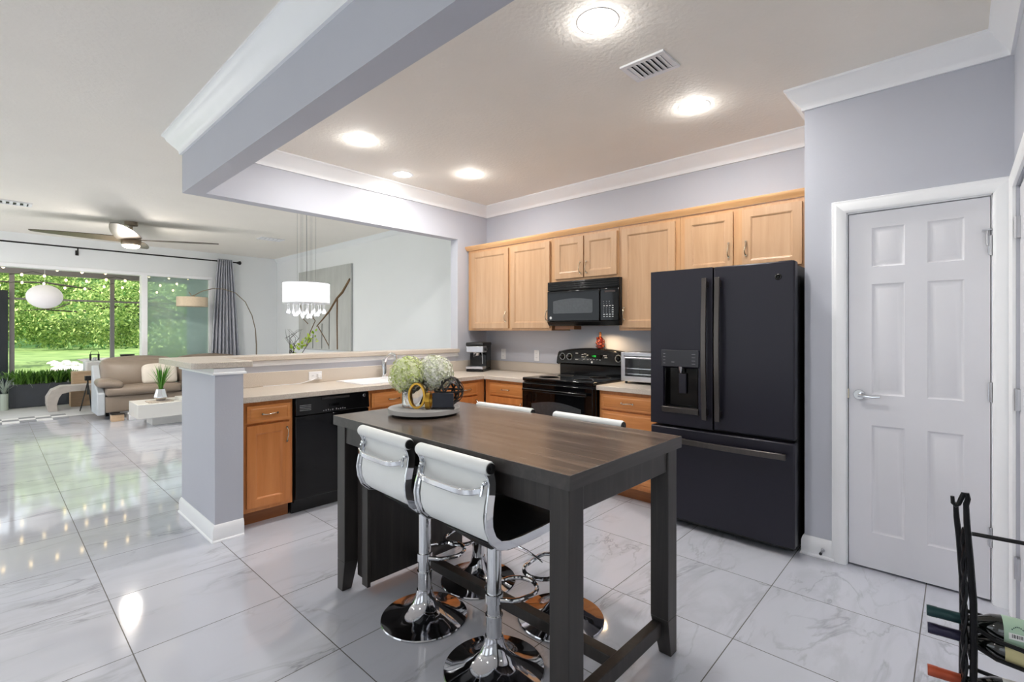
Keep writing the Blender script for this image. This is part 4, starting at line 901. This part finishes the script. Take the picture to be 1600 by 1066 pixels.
# dining table (behind the bar) with a centrepiece
dt = thing('dining_table', 'pale dining table mostly hidden behind the bar under the chandelier', 'table', (-5.95, 2.6, 0))
build('tabletop', MB().box(-6.75, -5.35, 2.15, 3.05, .72, .76), 'ctwhite', dt, bevel=.004)
for x in (-6.68, -5.42):
    for y in (2.22, 2.98): build('leg', MB().box(x - .035, x + .035, y - .035, y + .035, 0, .719), 'ctwhite', dt, bevel=.004)
def blades(mb, c, n, h, spread, w_, curl=.5, lean=None):
    for i in range(n):
        a = random.random() * 6.283; s_ = random.uniform(.15, 1) * spread; hh = h * random.uniform(.65, 1.05); d = Vector((cos(a), sin(a), 0)); g_ = Vector((-sin(a), cos(a), 0)); w0 = w_ * random.uniform(.7, 1.2)
        b = Vector(c) + d * random.uniform(0, .02); P = [b + d * s_ * (u ** 1.6) + Vector((0, 0, hh * (u - curl * u ** 3 * s_ / spread * .6))) for u in (0, .3, .6, .85, 1)]
        vs = []; fs = []
        for k, p in enumerate(P): ww = w0 * (1, 1, .8, .45, .05)[k]; vs += [p - g_ * ww, p + g_ * ww]
        for k in range(4): fs.append((2 * k, 2 * k + 1, 2 * k + 3, 2 * k + 2))
        mb.add(vs, fs)
    return mb
pv = thing('potted_plant', 'lime green leafy centrepiece with bare twigs beyond the bar', 'plant', (-6.0, 2.56, .76))
build('pot', MB().lathe([(0, 0), (.07, 0), (.09, .10), (.085, .18), (.07, .18), (.07, .16), (0, .16)], (-6.0, 2.56, .7605), 24), 'white', pv)
mb = MB()
for k in range(70):
    u = random.random(); p = Vector((-6.0 + .10 * u + random.uniform(-.05, .05), 2.56 + .20 * u + random.uniform(-.05, .05), 1.12 + .20 * u + random.uniform(-.06, .05)))
    d = Vector((random.uniform(-1, 1), random.uniform(-1, 1), random.uniform(-.3, 1))).normalized(); g_ = d.orthogonal().normalized(); s_ = random.uniform(.03, .06)
    mb.add([p, p + d * s_ * .5 + g_ * s_ * .28, p + d * s_, p + d * s_ * .5 - g_ * s_ * .28], [(0, 1, 2, 3)])
build('foliage', mb, 'leafb', pv, smooth=False)
mb = MB()
for k in range(9):
    x, y = -6.02 + random.uniform(-.04, .03), 2.53 + random.uniform(-.04, .04); P = [(-6.0, 2.56, .93)] + [(x + random.uniform(-.03, .03) * j, y + random.uniform(-.02, .03) * j, .95 + .11 * j) for j in range(1, 5)]
    mb.tube(P, [.004, .004, .003, .0025, .001], 5)
mb.tube([(-6.0, 2.56, .93), (-5.95, 2.65, 1.12), (-5.9, 2.75, 1.3)], [.005, .004, .002], 5)
build('twigs', mb, 'bark', pv)
# painting on the north wall
pn = thing('canvas_painting', 'large grey canvas painting with a bronze branch on the far wall', 'painting', (-8.3, 4.06, 1.04))
build('canvas', MB().box(-9.30, -7.34, 4.05, 4.088, 1.03, 2.48), 'canvas', pn, bevel=.003)
def brush(mb, pts, r): mb.tube([(x, 4.049, z) for x, z in pts], r, 6)
mb = MB(); brush(mb, [(-8.55, 1.45), (-8.3, 1.58), (-8.05, 1.72), (-7.8, 1.92), (-7.6, 2.02), (-7.36, 2.22)], [.010, .016, .020, .022, .026, .022]); brush(mb, [(-7.78, 1.92), (-7.79, 1.55), (-7.78, 1.05)], [.02, .016, .014]); brush(mb, [(-8.95, 1.10), (-8.8, 1.35), (-8.6, 1.55), (-8.9, 1.75)], .010); brush(mb, [(-8.5, 1.45), (-8.25, 1.25), (-8.08, 1.1)], .010); brush(mb, [(-9.2, 1.85), (-9.1, 1.6), (-8.9, 1.5)], .009)
build('painted_branch', mb, 'canvasline', pn)
mb = MB()
for x, z1 in ((-8.08, 1.7), (-8.35, 1.5), (-8.7, 1.3)): brush(mb, [(x, 1.05), (x + .01, z1)], .009)
build('painted_strokes', mb, 'canvasline2', pn)
# curtain and rod
cr_ = thing('curtain_rod', 'thin black curtain rod with a ball end above the patio slider', 'curtain rod', (-10.30, .3, 2.69))
build('rod', MB().tube([(-10.30, -2.8, 2.69), (-10.30, 3.28, 2.69)], .012, 10), 'rod', cr_)
build('finial', MB().lathe([(.012, 0), (.02, .02), (.035, .05), (.038, .07), (.02, .085), (0, .088)], (-10.30, 3.28, 2.69), 18, 'y'), 'rod', cr_)
for y in (.98, 3.15): build('bracket', MB().tube([(-10.30, y, 2.685), (-10.30, y, 2.63), (-10.419, y, 2.63)], .009, 8).box(-10.419, -10.41, y - .02, y + .02, 2.58, 2.66), 'rod', cr_)
mb = MB(); nz_, ny_ = 14, 72; vs = []; fs = []
for j in range(nz_ + 1):
    v = j / nz_; z = 2.73 - 2.71 * v; flare = min(1, v * 1.35) ** .8
    y0_, y1_ = 2.955 - .13 * flare, 3.20 + .14 * flare
    for i in range(ny_ + 1):
        u = i / ny_; y = y0_ + (y1_ - y0_) * u; x = -10.285 + (.028 + .022 * flare) * sin(u * 2 * pi * 7.5 + .5 * v) + .012 * sin(u * 23 + v * 3) * flare
        vs.append((x, y, z))
for j in range(nz_):
    for i in range(ny_): a = j * (ny_ + 1) + i; fs.append((a, a + 1, a + ny_ + 2, a + ny_ + 1))
mb.add(vs, fs); cu = single('curtain', mb, 'curtain', 'gathered grey satin curtain panel at the right end of the patio slider', 'curtain', loc=(-10.285, 3.07, .02), ang=80)
md = cu.modifiers.new('thick', 'SOLIDIFY'); md.thickness = .004
# arc lamp
al = thing('arc_floor_lamp', 'arching metal floor lamp with a beige drum shade in front of the curtain', 'floor lamp', (-10.0, 3.54, 0))
build('base', MB().cyl((-10.0, 3.54, 0), .16, .03, n=32), 'chrome', al)
P = [(-10.0, 3.54, .03), (-10.0, 3.54, 1.1), (-10.0, 3.52, 1.40), (-10.0, 3.46, 1.66), (-10.0, 3.34, 1.92), (-10.0, 3.17, 2.08), (-10.0, 2.98, 2.14), (-10.0, 2.80, 2.14), (-10.0, 2.62, 2.08), (-10.0, 2.50, 2.0)]
build('arc_pole', MB().tube(P, [.014, .013, .009, .009, .008, .008, .008, .008, .008, .008], 8), 'fanmetal', al)
build('drum_shade', MB().lathe([(.232, 1.80), (.236, 1.80), (.236, 1.965), (.232, 1.965)], (-10.0, 2.47, 0), 40).lathe([(0, 1.962), (.233, 1.962)], (-10.0, 2.47, 0), 30), 'shade', al)
build('shade_fitting', MB().tube([(-10.0, 2.50, 2.0), (-10.0, 2.47, 1.965)], .02, 8).tube([(-10.0, 2.42, 2.06), (-10.0, 2.47, 1.97)], .008, 6), 'fanmetal', al)
# sofa (front at x = -9.75, runs along y)
so = thing('sofa', 'taupe leather sofa in front of the patio slider', 'sofa', (-9.95, 2.2, 0))
SY0, SY1 = 1.125, 3.30
def cushion(mb, x0, x1, y0, y1, z0, z1, r=.06, n=5, puff=.0):
    vs = []; fs = []; NX = 10; dx, dy, dz = (x1 - x0) / 2, (y1 - y0) / 2, (z1 - z0) / 2; c = Vector(((x0 + x1) / 2, (y0 + y1) / 2, (z0 + z1) / 2))
    # rounded box by projecting a subdivided cube
    def rnd(p):
        q = Vector((max(-dx + r, min(dx - r, p[0])), max(-dy + r, min(dy - r, p[1])), max(-dz + r, min(dz - r, p[2])))); d = Vector(p) - q
        if d.length > 1e-9: d = d.normalized() * r
        o_ = q + d; f_ = (1 - (p[1] / dy) ** 2) * (1 - (p[0] / dx) ** 2) * puff; f2 = (1 - (p[1] / dy) ** 2) * (1 - (p[2] / dz) ** 2) * puff
        o_.z += f_ * (1 if p[2] > 0 else 0) * abs(p[2] / dz); o_.x += f2 * (p[0] / dx); return c + o_
    for ax in range(3):
        for sg_ in (-1, 1):
            k = len(vs)
            for i in range(NX + 1):
                for j in range(NX + 1):
                    a, b = -1 + 2 * i / NX, -1 + 2 * j / NX; a, b = a * (1.5 - .5 * a * a) , b * (1.5 - .5 * b * b); p = [0, 0, 0]; p[ax] = sg_; p[(ax + 1) % 3] = a; p[(ax + 2) % 3] = b
                    vs.append(rnd((p[0] * dx, p[1] * dy, p[2] * dz)))
            for i in range(NX):
                for j in range(NX):
                    q = (k + i * (NX + 1) + j, k + (i + 1) * (NX + 1) + j, k + (i + 1) * (NX + 1) + j + 1, k + i * (NX + 1) + j + 1); fs.append(q if sg_ > 0 else q[::-1])
    return mb.add(vs, fs)
build('base', MB().box(-10.36, -9.77, SY0 + .10, SY1 - .10, .11, .36), 'taupe', so, bevel=.02)
build('seat_cushion', cushion(MB(), -10.2, -9.73, SY0 + .10, (SY0 + SY1) / 2, .36, .50, .05, puff=.02), 'taupe', so, ang=60)
build('seat_cushion', cushion(MB(), -10.2, -9.73, (SY0 + SY1) / 2, SY1 - .10, .36, .50, .05, puff=.02), 'taupe', so, ang=60)
for a, b in ((SY0 + .09, (SY0 + SY1) / 2 - .01), ((SY0 + SY1) / 2 + .01, SY1 - .09)):
    mb = cushion(MB(), -.13, .13, a, b, 0, .45, .09, puff=.05); mb.v = [(-10.14 + x - .28 * (z), y, .46 + z) for x, y, z in mb.v]; build('back_cushion', mb, 'taupe', so, ang=60)
for s_, ya, yb in ((1, SY0, SY0 + .10), (-1, SY1 - .10, SY1)):
    build('side_panel', MB().prism([(-10.36, .08), (-9.77, .08), (-9.77, .42), (-9.90, .50), (-10.12, .60), (-10.30, .82), (-10.36, .82)], ya, yb, 'y'), 'sofaside', so, bevel=.02)
    y0_, y1_ = (ya, ya + .32) if s_ > 0 else (yb - .32, yb)
    mb = cushion(MB(), -10.14, -9.72, y0_, y1_, .50, .62, .055, puff=.02); mb.v = [(x, y, z - .16 * max(0, ((y - y0_) if s_ > 0 else (y1_ - y)) - .1)) for x, y, z in mb.v]
    build('armrest', mb, 'taupe', so, ang=60)
for y in (SY0 + .22, SY1 - .22):
    for x in (-9.85, -10.28): build('leg', MB().box(x - .05, x + .05, y - .06, y + .06, 0, .11), 'blackm', so, bevel=.004)
mb = cushion(MB(), -.06, .06, 1.70, 2.18, 0, .30, .055, puff=.03); mb.v = [(-9.90 + x - .25 * z, y, .505 + z) for x, y, z in mb.v]
single('throw_pillow', mb, 'cream', 'cream rectangular throw pillow leaning on the taupe sofa', 'pillow', loc=(-9.95, 1.94, .505), ang=60)
so.location.x += .20; bpy.data.objects['throw_pillow'].location.x += .20
# low things under the sofa front
bk = thing('magazine_box', 'low tan box standing on the floor at the sofa front', 'box', (-9.66, 1.38, 0))
build('box', MB().box(-9.74, -9.60, 1.27, 1.42, 0, .10), 'crate', bk, bevel=.004); build('lid', MB().box(-9.745, -9.595, 1.265, 1.425, .10, .108), 'blackm', bk); bk.location.x += .25
single('storage_basket', MB().box(-9.72, -9.56, 1.47, 1.66, 0, .105), 'white', 'low white box on the floor between the sofa and the coffee table', 'box', loc=(-9.64, 1.56, 0), bevel=.01).location.x += .25
# coffee table
cf = thing('coffee_table', 'low cream block coffee table with a recessed plinth in front of the sofa', 'coffee table', (-8.65, 2.05, 0))
build('top_block', MB().box(-9.00, -8.38, 1.42, 2.60, .135, .335), 'ctwhite', cf, bevel=.005)
build('plinth', MB().box(-8.93, -8.58, 1.62, 2.45, 0, .134), 'ctwhite', cf, bevel=.004)
single('magazine', MB().box(-8.72, -8.46, 1.56, 1.86, .3355, .347), 'woodgrey', 'flat grey magazine under the metal vase on the coffee table', 'magazine', loc=(-8.6, 1.7, .3355), bevel=.002)
single('white_box', MB().box(-8.70, -8.45, 1.92, 2.2, .3355, .385), 'ctwhite', 'flat cream box lying on the coffee table right of the metal vase', 'box', loc=(-8.6, 2.0, .3355), bevel=.004)
gv = thing('potted_grass', 'spiky green grass plant in a faceted metal vase on the coffee table', 'plant', (-8.6, 1.73, .3475))
build('vase', MB().lathe([(0, 0), (.05, 0), (.085, .05), (.085, .06), (.055, .17), (.05, .17), (.05, .15), (0, .15)], (-8.6, 1.73, .3475), 8), 'chrome', gv, ang=10)
build('foliage', blades(MB(), (-8.6, 1.73, .49), 70, .42, .20, .007, .2), 'leafg', gv, smooth=False)
# little tripod
tp = thing('mini_tripod', 'small black tripod with a dark box head left of the sofa', 'tripod', (-10.95, 1.17, 0))
build('head', MB().box(-10.99, -10.91, 1.13, 1.21, .52, .60), 'blackm', tp, bevel=.004)
build('column', MB().cyl((-10.95, 1.17, .28), .012, .24), 'blackm', tp)
for k in range(3):
    a = 2.09 * k + .4; build('leg', MB().tube([(-10.95, 1.17, .50), (-10.95 + .05 * cos(a), 1.17 + .05 * sin(a), .25), (-10.95 + .10 * cos(a), 1.17 + .10 * sin(a), .006)], .008, 8), 'blackm', tp)
# checked mat at the threshold
rg = thing('checked_mat', 'grey and white checked mat at the open patio slider', 'mat', (-10.5, .1, 0))
mw_, mg_ = MB(), MB()
for i in range(3):
    for j in range(9): (mw_ if (i + j) % 2 else mg_).box(-10.78 + i * .18, -10.60 + i * .18, -.75 + j * .18, -.57 + j * .18, .001, .012)
build('white_checks', mw_, 'rugw', rg); build('grey_checks', mg_, mat('grey_cotton', (140, 142, 148), .9, noise=.05), rg)
# ------------------------------------------------------------------ lanai and garden
struct('ground_lanai', MB().box(-13.5, -10.5, YS - 2, 4.5, -.12, 0), 'concrete')
struct('ceiling_lanai', MB().box(-13.5, -10.62, YS - 2, 4.5, 2.62, 2.72), 'ceil')
struct('wall_lanai', MB().box(-13.4, -10.62, 3.2, 3.35, 0, 2.62), 'extwall')
sf = thing('trim_5', 'x', 'x', (-13.2, 1, 0)); sf['kind'] = 'structure'; del sf['label']; del sf['category']
build('screen_header', MB().box(-13.27, -13.13, YS - 2, 3.2, 2.46, 2.62), 'alu', sf)
for y in (-3.0, -1.3, .32, 1.80): build('screen_post', MB().box(-13.23, -13.17, y - .035, y + .035, 0, 2.46), 'alu', sf)
build('screen_rail', MB().box(-13.22, -13.18, YS - 2, 3.2, 1.965, 2.0), 'alu', sf)
build('screen_door_frame', MB().box(-13.17, -13.11, .15, .27, 0, 2.05).box(-13.17, -13.11, -.7, .27, 2.05, 2.13).box(-13.17, -13.11, -.7, -.60, 0, 2.05), 'alud', sf)
pl_ = thing('paper_lantern', 'white oval paper lantern hanging outside the slider', 'lantern', (-12.0, .70, 1.98))
build('shade', MB().ball((-12.0, .70, 1.98), .245, 24, 14, sz=.86), 'paper', pl_); build('cord', MB().tube([(-12.0, .70, 2.18), (-12.0, .70, 2.62)], .004, 6), 'white', pl_)
sl = thing('string_lights', 'warm festoon bulbs strung under the lanai roof', 'string lights', (-12.0, 1.0, 2.5))
wire = MB(); rows = [(-11.0, 2.43, -.6, 2.8, 11, .03), (-12.3, 2.44, -.6, 2.9, 12, .10), (-13.05, 2.36, -.6, 3.0, 12, .12)]
for x, z, y0_, y1_, n, sag in rows:
    P = []
    for i in range(n * 2 + 1):
        u = i / (n * 2); P.append((x, y0_ + (y1_ - y0_) * u, z - sag * abs(sin(u * pi * 3))))
    wire.tube(P, .004, 5)
    for i in range(n): p = P[2 * i + 1]; build('bulb', MB().ball((p[0], p[1], p[2] - .03), .020, 10, 8, sz=1.3), 'bulb', sl)
build('wire', wire, 'blackm', sl)
bn = thing('waterfall_bench', 'pale curved-end bench outside the slider in front of the planter', 'bench', (-11.4, 1.4, 0))
poly = [(.70, 0), (.82, 0)] + [(.80 + .09 * (1 - cos(t_)) * 1.2, .31 * sin(t_)) for t_ in (.4, .8, 1.2)] + [(1.0, .32), (2.1, .32), (2.1, 0), (2.22, 0), (2.24, .2), (2.2, .37), (2.1, .42), (.86, .42), (.74, .36), (.68, .24), (.68, .12)]
mb = MB().prism(poly, -11.6, -11.25, 'x'); build('bench_body', mb, 'stone', bn, bevel=.006)
def planter(name, label, x0, x1, y0, y1, h, seed):
    t = thing('planter_box', label, 'planter', ((x0 + x1) / 2, (y0 + y1) / 2, 0))
    build('box', MB().box(x0, x1, y0, y1, .005, h), 'planter', t, bevel=.006)
    mb = MB()
    for k in range(40): blades(mb, (random.uniform(x0 + .05, x1 - .05), y0 + (y1 - y0) * (k + .5) / 40, h - .01), 16, .30, .20, .012, .4)
    build('foliage', mb, 'leafd', t, smooth=False)
    mb = MB()
    for k in range(5): blades(mb, (x1 - .02, y0 + (y1 - y0) * (k + .3) / 5, h), 3, .10, .10, .006, 3.5)
    build('trailing_leaves', mb, 'silver', t, smooth=False)
planter('planter', 'long charcoal planter box full of dark green plants outside', -12.65, -12.2, .26, 1.15, .41, 1)
planter('planter', 'charcoal planter box at the left edge outside the slider', -12.6, -12.15, -1.3, .12, .40, 2)
mb = blades(MB(), (-12.05, .20, .28), 40, .38, .26, .006, .8); mb.lathe([(0, .0), (.05, 0), (.05, .28), (0, .28)], (-12.05, .20, .003), 16)
single('pale_grass', mb, 'silver', 'pale strappy grass clump between the two planters outside', 'plant', loc=(-12.05, .2, .003), smooth=False)
for i, (x0, x1, y0, y1, z0, z1, lb) in enumerate(((-11.98, -11.72, 1.02, 1.40, 0, .28, 'low pale wooden crate under the left end of the bench'), (-11.98, -11.72, 1.41, 1.80, 0, .28, 'low pale wooden crate under the bench, nearer the sofa'), (-12.05, -11.8, 1.05, 1.33, .2805, .62, 'tall pale wooden crate standing behind the bench top'))):
    t = thing('wooden_crate', lb, 'crate', ((x0 + x1) / 2, (y0 + y1) / 2, z0), group='wooden crates outside')
    build('slats', MB().box(x0, x1, y0, y1, z0 + .001, z1), 'crate', t, bevel=.004); build('edge_batten', MB().box(x1, x1 + .012, y0, y0 + .03, z0 + .001, z1).box(x1, x1 + .012, y1 - .03, y1, z0 + .001, z1).box(x1, x1 + .012, y0 + .03, y1 - .03, z1 - .03, z1), 'crate', t)
ot = thing('patio_table', 'white covered patio table behind the sofa outside', 'table', (-12.2, 2.0, 0))
build('cloth', MB().box(-12.4, -12.03, 1.25, 2.9, .10, .80), 'rugw', ot, bevel=.03); build('plinth', MB().box(-12.35, -12.08, 1.3, 2.8, .0, .0995), 'blackm', ot)
LX, LY, LZ = -12.2, 1.40, .8005
lt = thing('candle_lantern', 'small black candle lantern on the white patio table', 'lantern', (LX, LY, LZ)); ltb = MB()
for sx in (-1, 1):
    for sy in (-1, 1): ltb.box(LX + sx * .06 - .008, LX + sx * .06 + .008, LY + sy * .06 - .008, LY + sy * .06 + .008, LZ, LZ + .11)
ltb.box(LX - .07, LX + .07, LY - .07, LY + .07, LZ + .11, LZ + .122).tube([(LX, LY - .06, LZ + .12), (LX, LY - .05, LZ + .18), (LX, LY + .05, LZ + .18), (LX, LY + .06, LZ + .12)], .005, 6)
build('frame', ltb, 'blackm', lt); build('candle', MB().cyl((LX, LY, LZ), .03, .06, n=14), 'white', lt)
single('dark_bowl', MB().lathe([(0, 0), (.05, 0), (.11, .06), (.12, .10), (.11, .10), (0, .03)], (-12.2, 1.90, .801), 24), 'blackm', 'dark round bowl on the patio table behind the sofa', 'bowl', loc=(-12.2, 1.90, .801))
# garden
struct('ground_lawn', MB().box(-75, -13.5, -50, 45, -.4, -.14), 'lawn')
gp = MB(); n = 0
pth = [(-15.2, 3.1), (-17, 2.6), (-20, 2.2), (-25, 2.2), (-31, 2.4)]
def rockpts():
    for (x0, y0), (x1, y1) in zip(pth, pth[1:]):
        m = int(9 * math.hypot(x1 - x0, y1 - y0))
        for k in range(m):
            u = random.random(); yield x0 + (x1 - x0) * u + random.uniform(-.4, .4), y0 + (y1 - y0) * u + random.uniform(-.45, .45)
for x, y in rockpts(): gp.ball((x, y, -.13), random.uniform(.10, .20), 7, 5, sz=.6)
st = build('rock_border', gp, 'rock'); tag(st, 'winding border of white rocks across the sunny lawn', 'rocks', kind='stuff')
struct('ground_gravel', MB().prism([(-22, 3.0), (-20, 5.5), (-30, 9.5), (-36, 6), (-34, 3.2)], -.139, -.12, 'z'), 'soil')
def leaves(mb, c, rx, ry, rz_, n, s0):
    for i in range(n):
        while True:
            d = Vector((random.uniform(-1, 1), random.uniform(-1, 1), random.uniform(-1, 1)))
            if d.length < 1: break
        d = d * (.55 + .45 * random.random()) / max(d.length, .3) * d.length ** .4
        p = Vector((c[0] + d.x * rx, c[1] + d.y * ry, c[2] + d.z * rz_)); u = Vector((random.uniform(-1, 1), random.uniform(-1, 1), random.uniform(-1, 1))).normalized(); g_ = u.orthogonal().normalized(); s_ = s0 * random.uniform(.6, 1.3)
        mb.add([p - u * s_, p + g_ * s_ * .5, p + u * s_, p - g_ * s_ * .5], [(0, 1, 2, 3)])
    return mb
def tree(label, x, y, h, clumps, m, s0, n, trunk=.2):
    t = thing('garden_tree', label, 'tree', (x, y, -.14), group='trees behind the lanai')
    tk = MB().tube([(x, y, -.14), (x + .1, y + .1, h * .4), (x, y + .3, h * .8)], [trunk, trunk * .8, trunk * .3], 8)
    for cx_, cy_, cz_, *_ in clumps[::5]:
        A_, B_ = Vector((x + .05, y + .1, h * .3)), Vector((cx_, cy_, cz_)); n_ = 9
        tk.tube([A_.lerp(B_, i / n_) + Vector((0, .12 * sin(i * 1.9), .5 * sin(pi * i / n_) + .10 * sin(i * 2.3 + cy_))) for i in range(n_ + 1)], [trunk * (.42 - .32 * i / n_) for i in range(n_ + 1)], 6)
    build('trunk', tk, 'bark', t)
    mb = MB()
    for cx_, cy_, cz_, r in clumps: leaves(mb, (cx_, cy_, cz_), r, r, r * .7, n, s0)
    build('foliage', mb, m, t, smooth=False)
tree('broad leafy tree whose low branches hang across the middle of the slider view', -19.5, 5.5, 5, [(-20 + random.uniform(-1.5, 1.5), -2.2 + k * .45 + random.uniform(-.3, .3), 2.4 + random.uniform(-1.0, 1.6), 1.1) for k in range(20)] + [(-21 + random.uniform(-1, 1), -1.0 + k * .8, 1.5 + random.uniform(-.3, .3), .75) for k in range(6)] + [(-19.5, 3.8, 1.2, .8), (-20, 4.3, .7, .7)], 'leaf', .052, 1600, .10)
tree('tall leafy tree at the left of the slider view', -27, -3.0, 6, [(-27 + random.uniform(-2, 2), -5 + k * .9, 2.5 + random.uniform(-1, 3.2), 1.7) for k in range(9)], 'leaf', .11, 800)
tree('tall pale green tree at the right of the slider view', -30, 9, 8, [(-30 + random.uniform(-2, 2), 3 + k * 1.0, 2.8 + random.uniform(-1.5, 4), 2.0) for k in range(12)], 'leaf2', .13, 800)
hb = MB()
for k in range(46): leaves(hb, (-52 + random.uniform(-2, 2), -32 + k * 1.55, random.uniform(1, 8)), 2.6, 2.6, 2.4, 330, .26)
hb2 = build('hedge_row', hb, 'leaf2', smooth=False); tag(hb2, 'far wall of dense trees beyond the lawn', 'trees', kind='stuff')
single('dark_hedge', MB().box(-62, -60.5, -34, 42, -.14, 9), mat('deep_foliage', (70, 104, 60), .95, noise=.4, nscale=1.2, bump=.8, bscale=3), 'dark foliage mass behind the far trees', 'hedge', loc=(-61, 0, -.14))
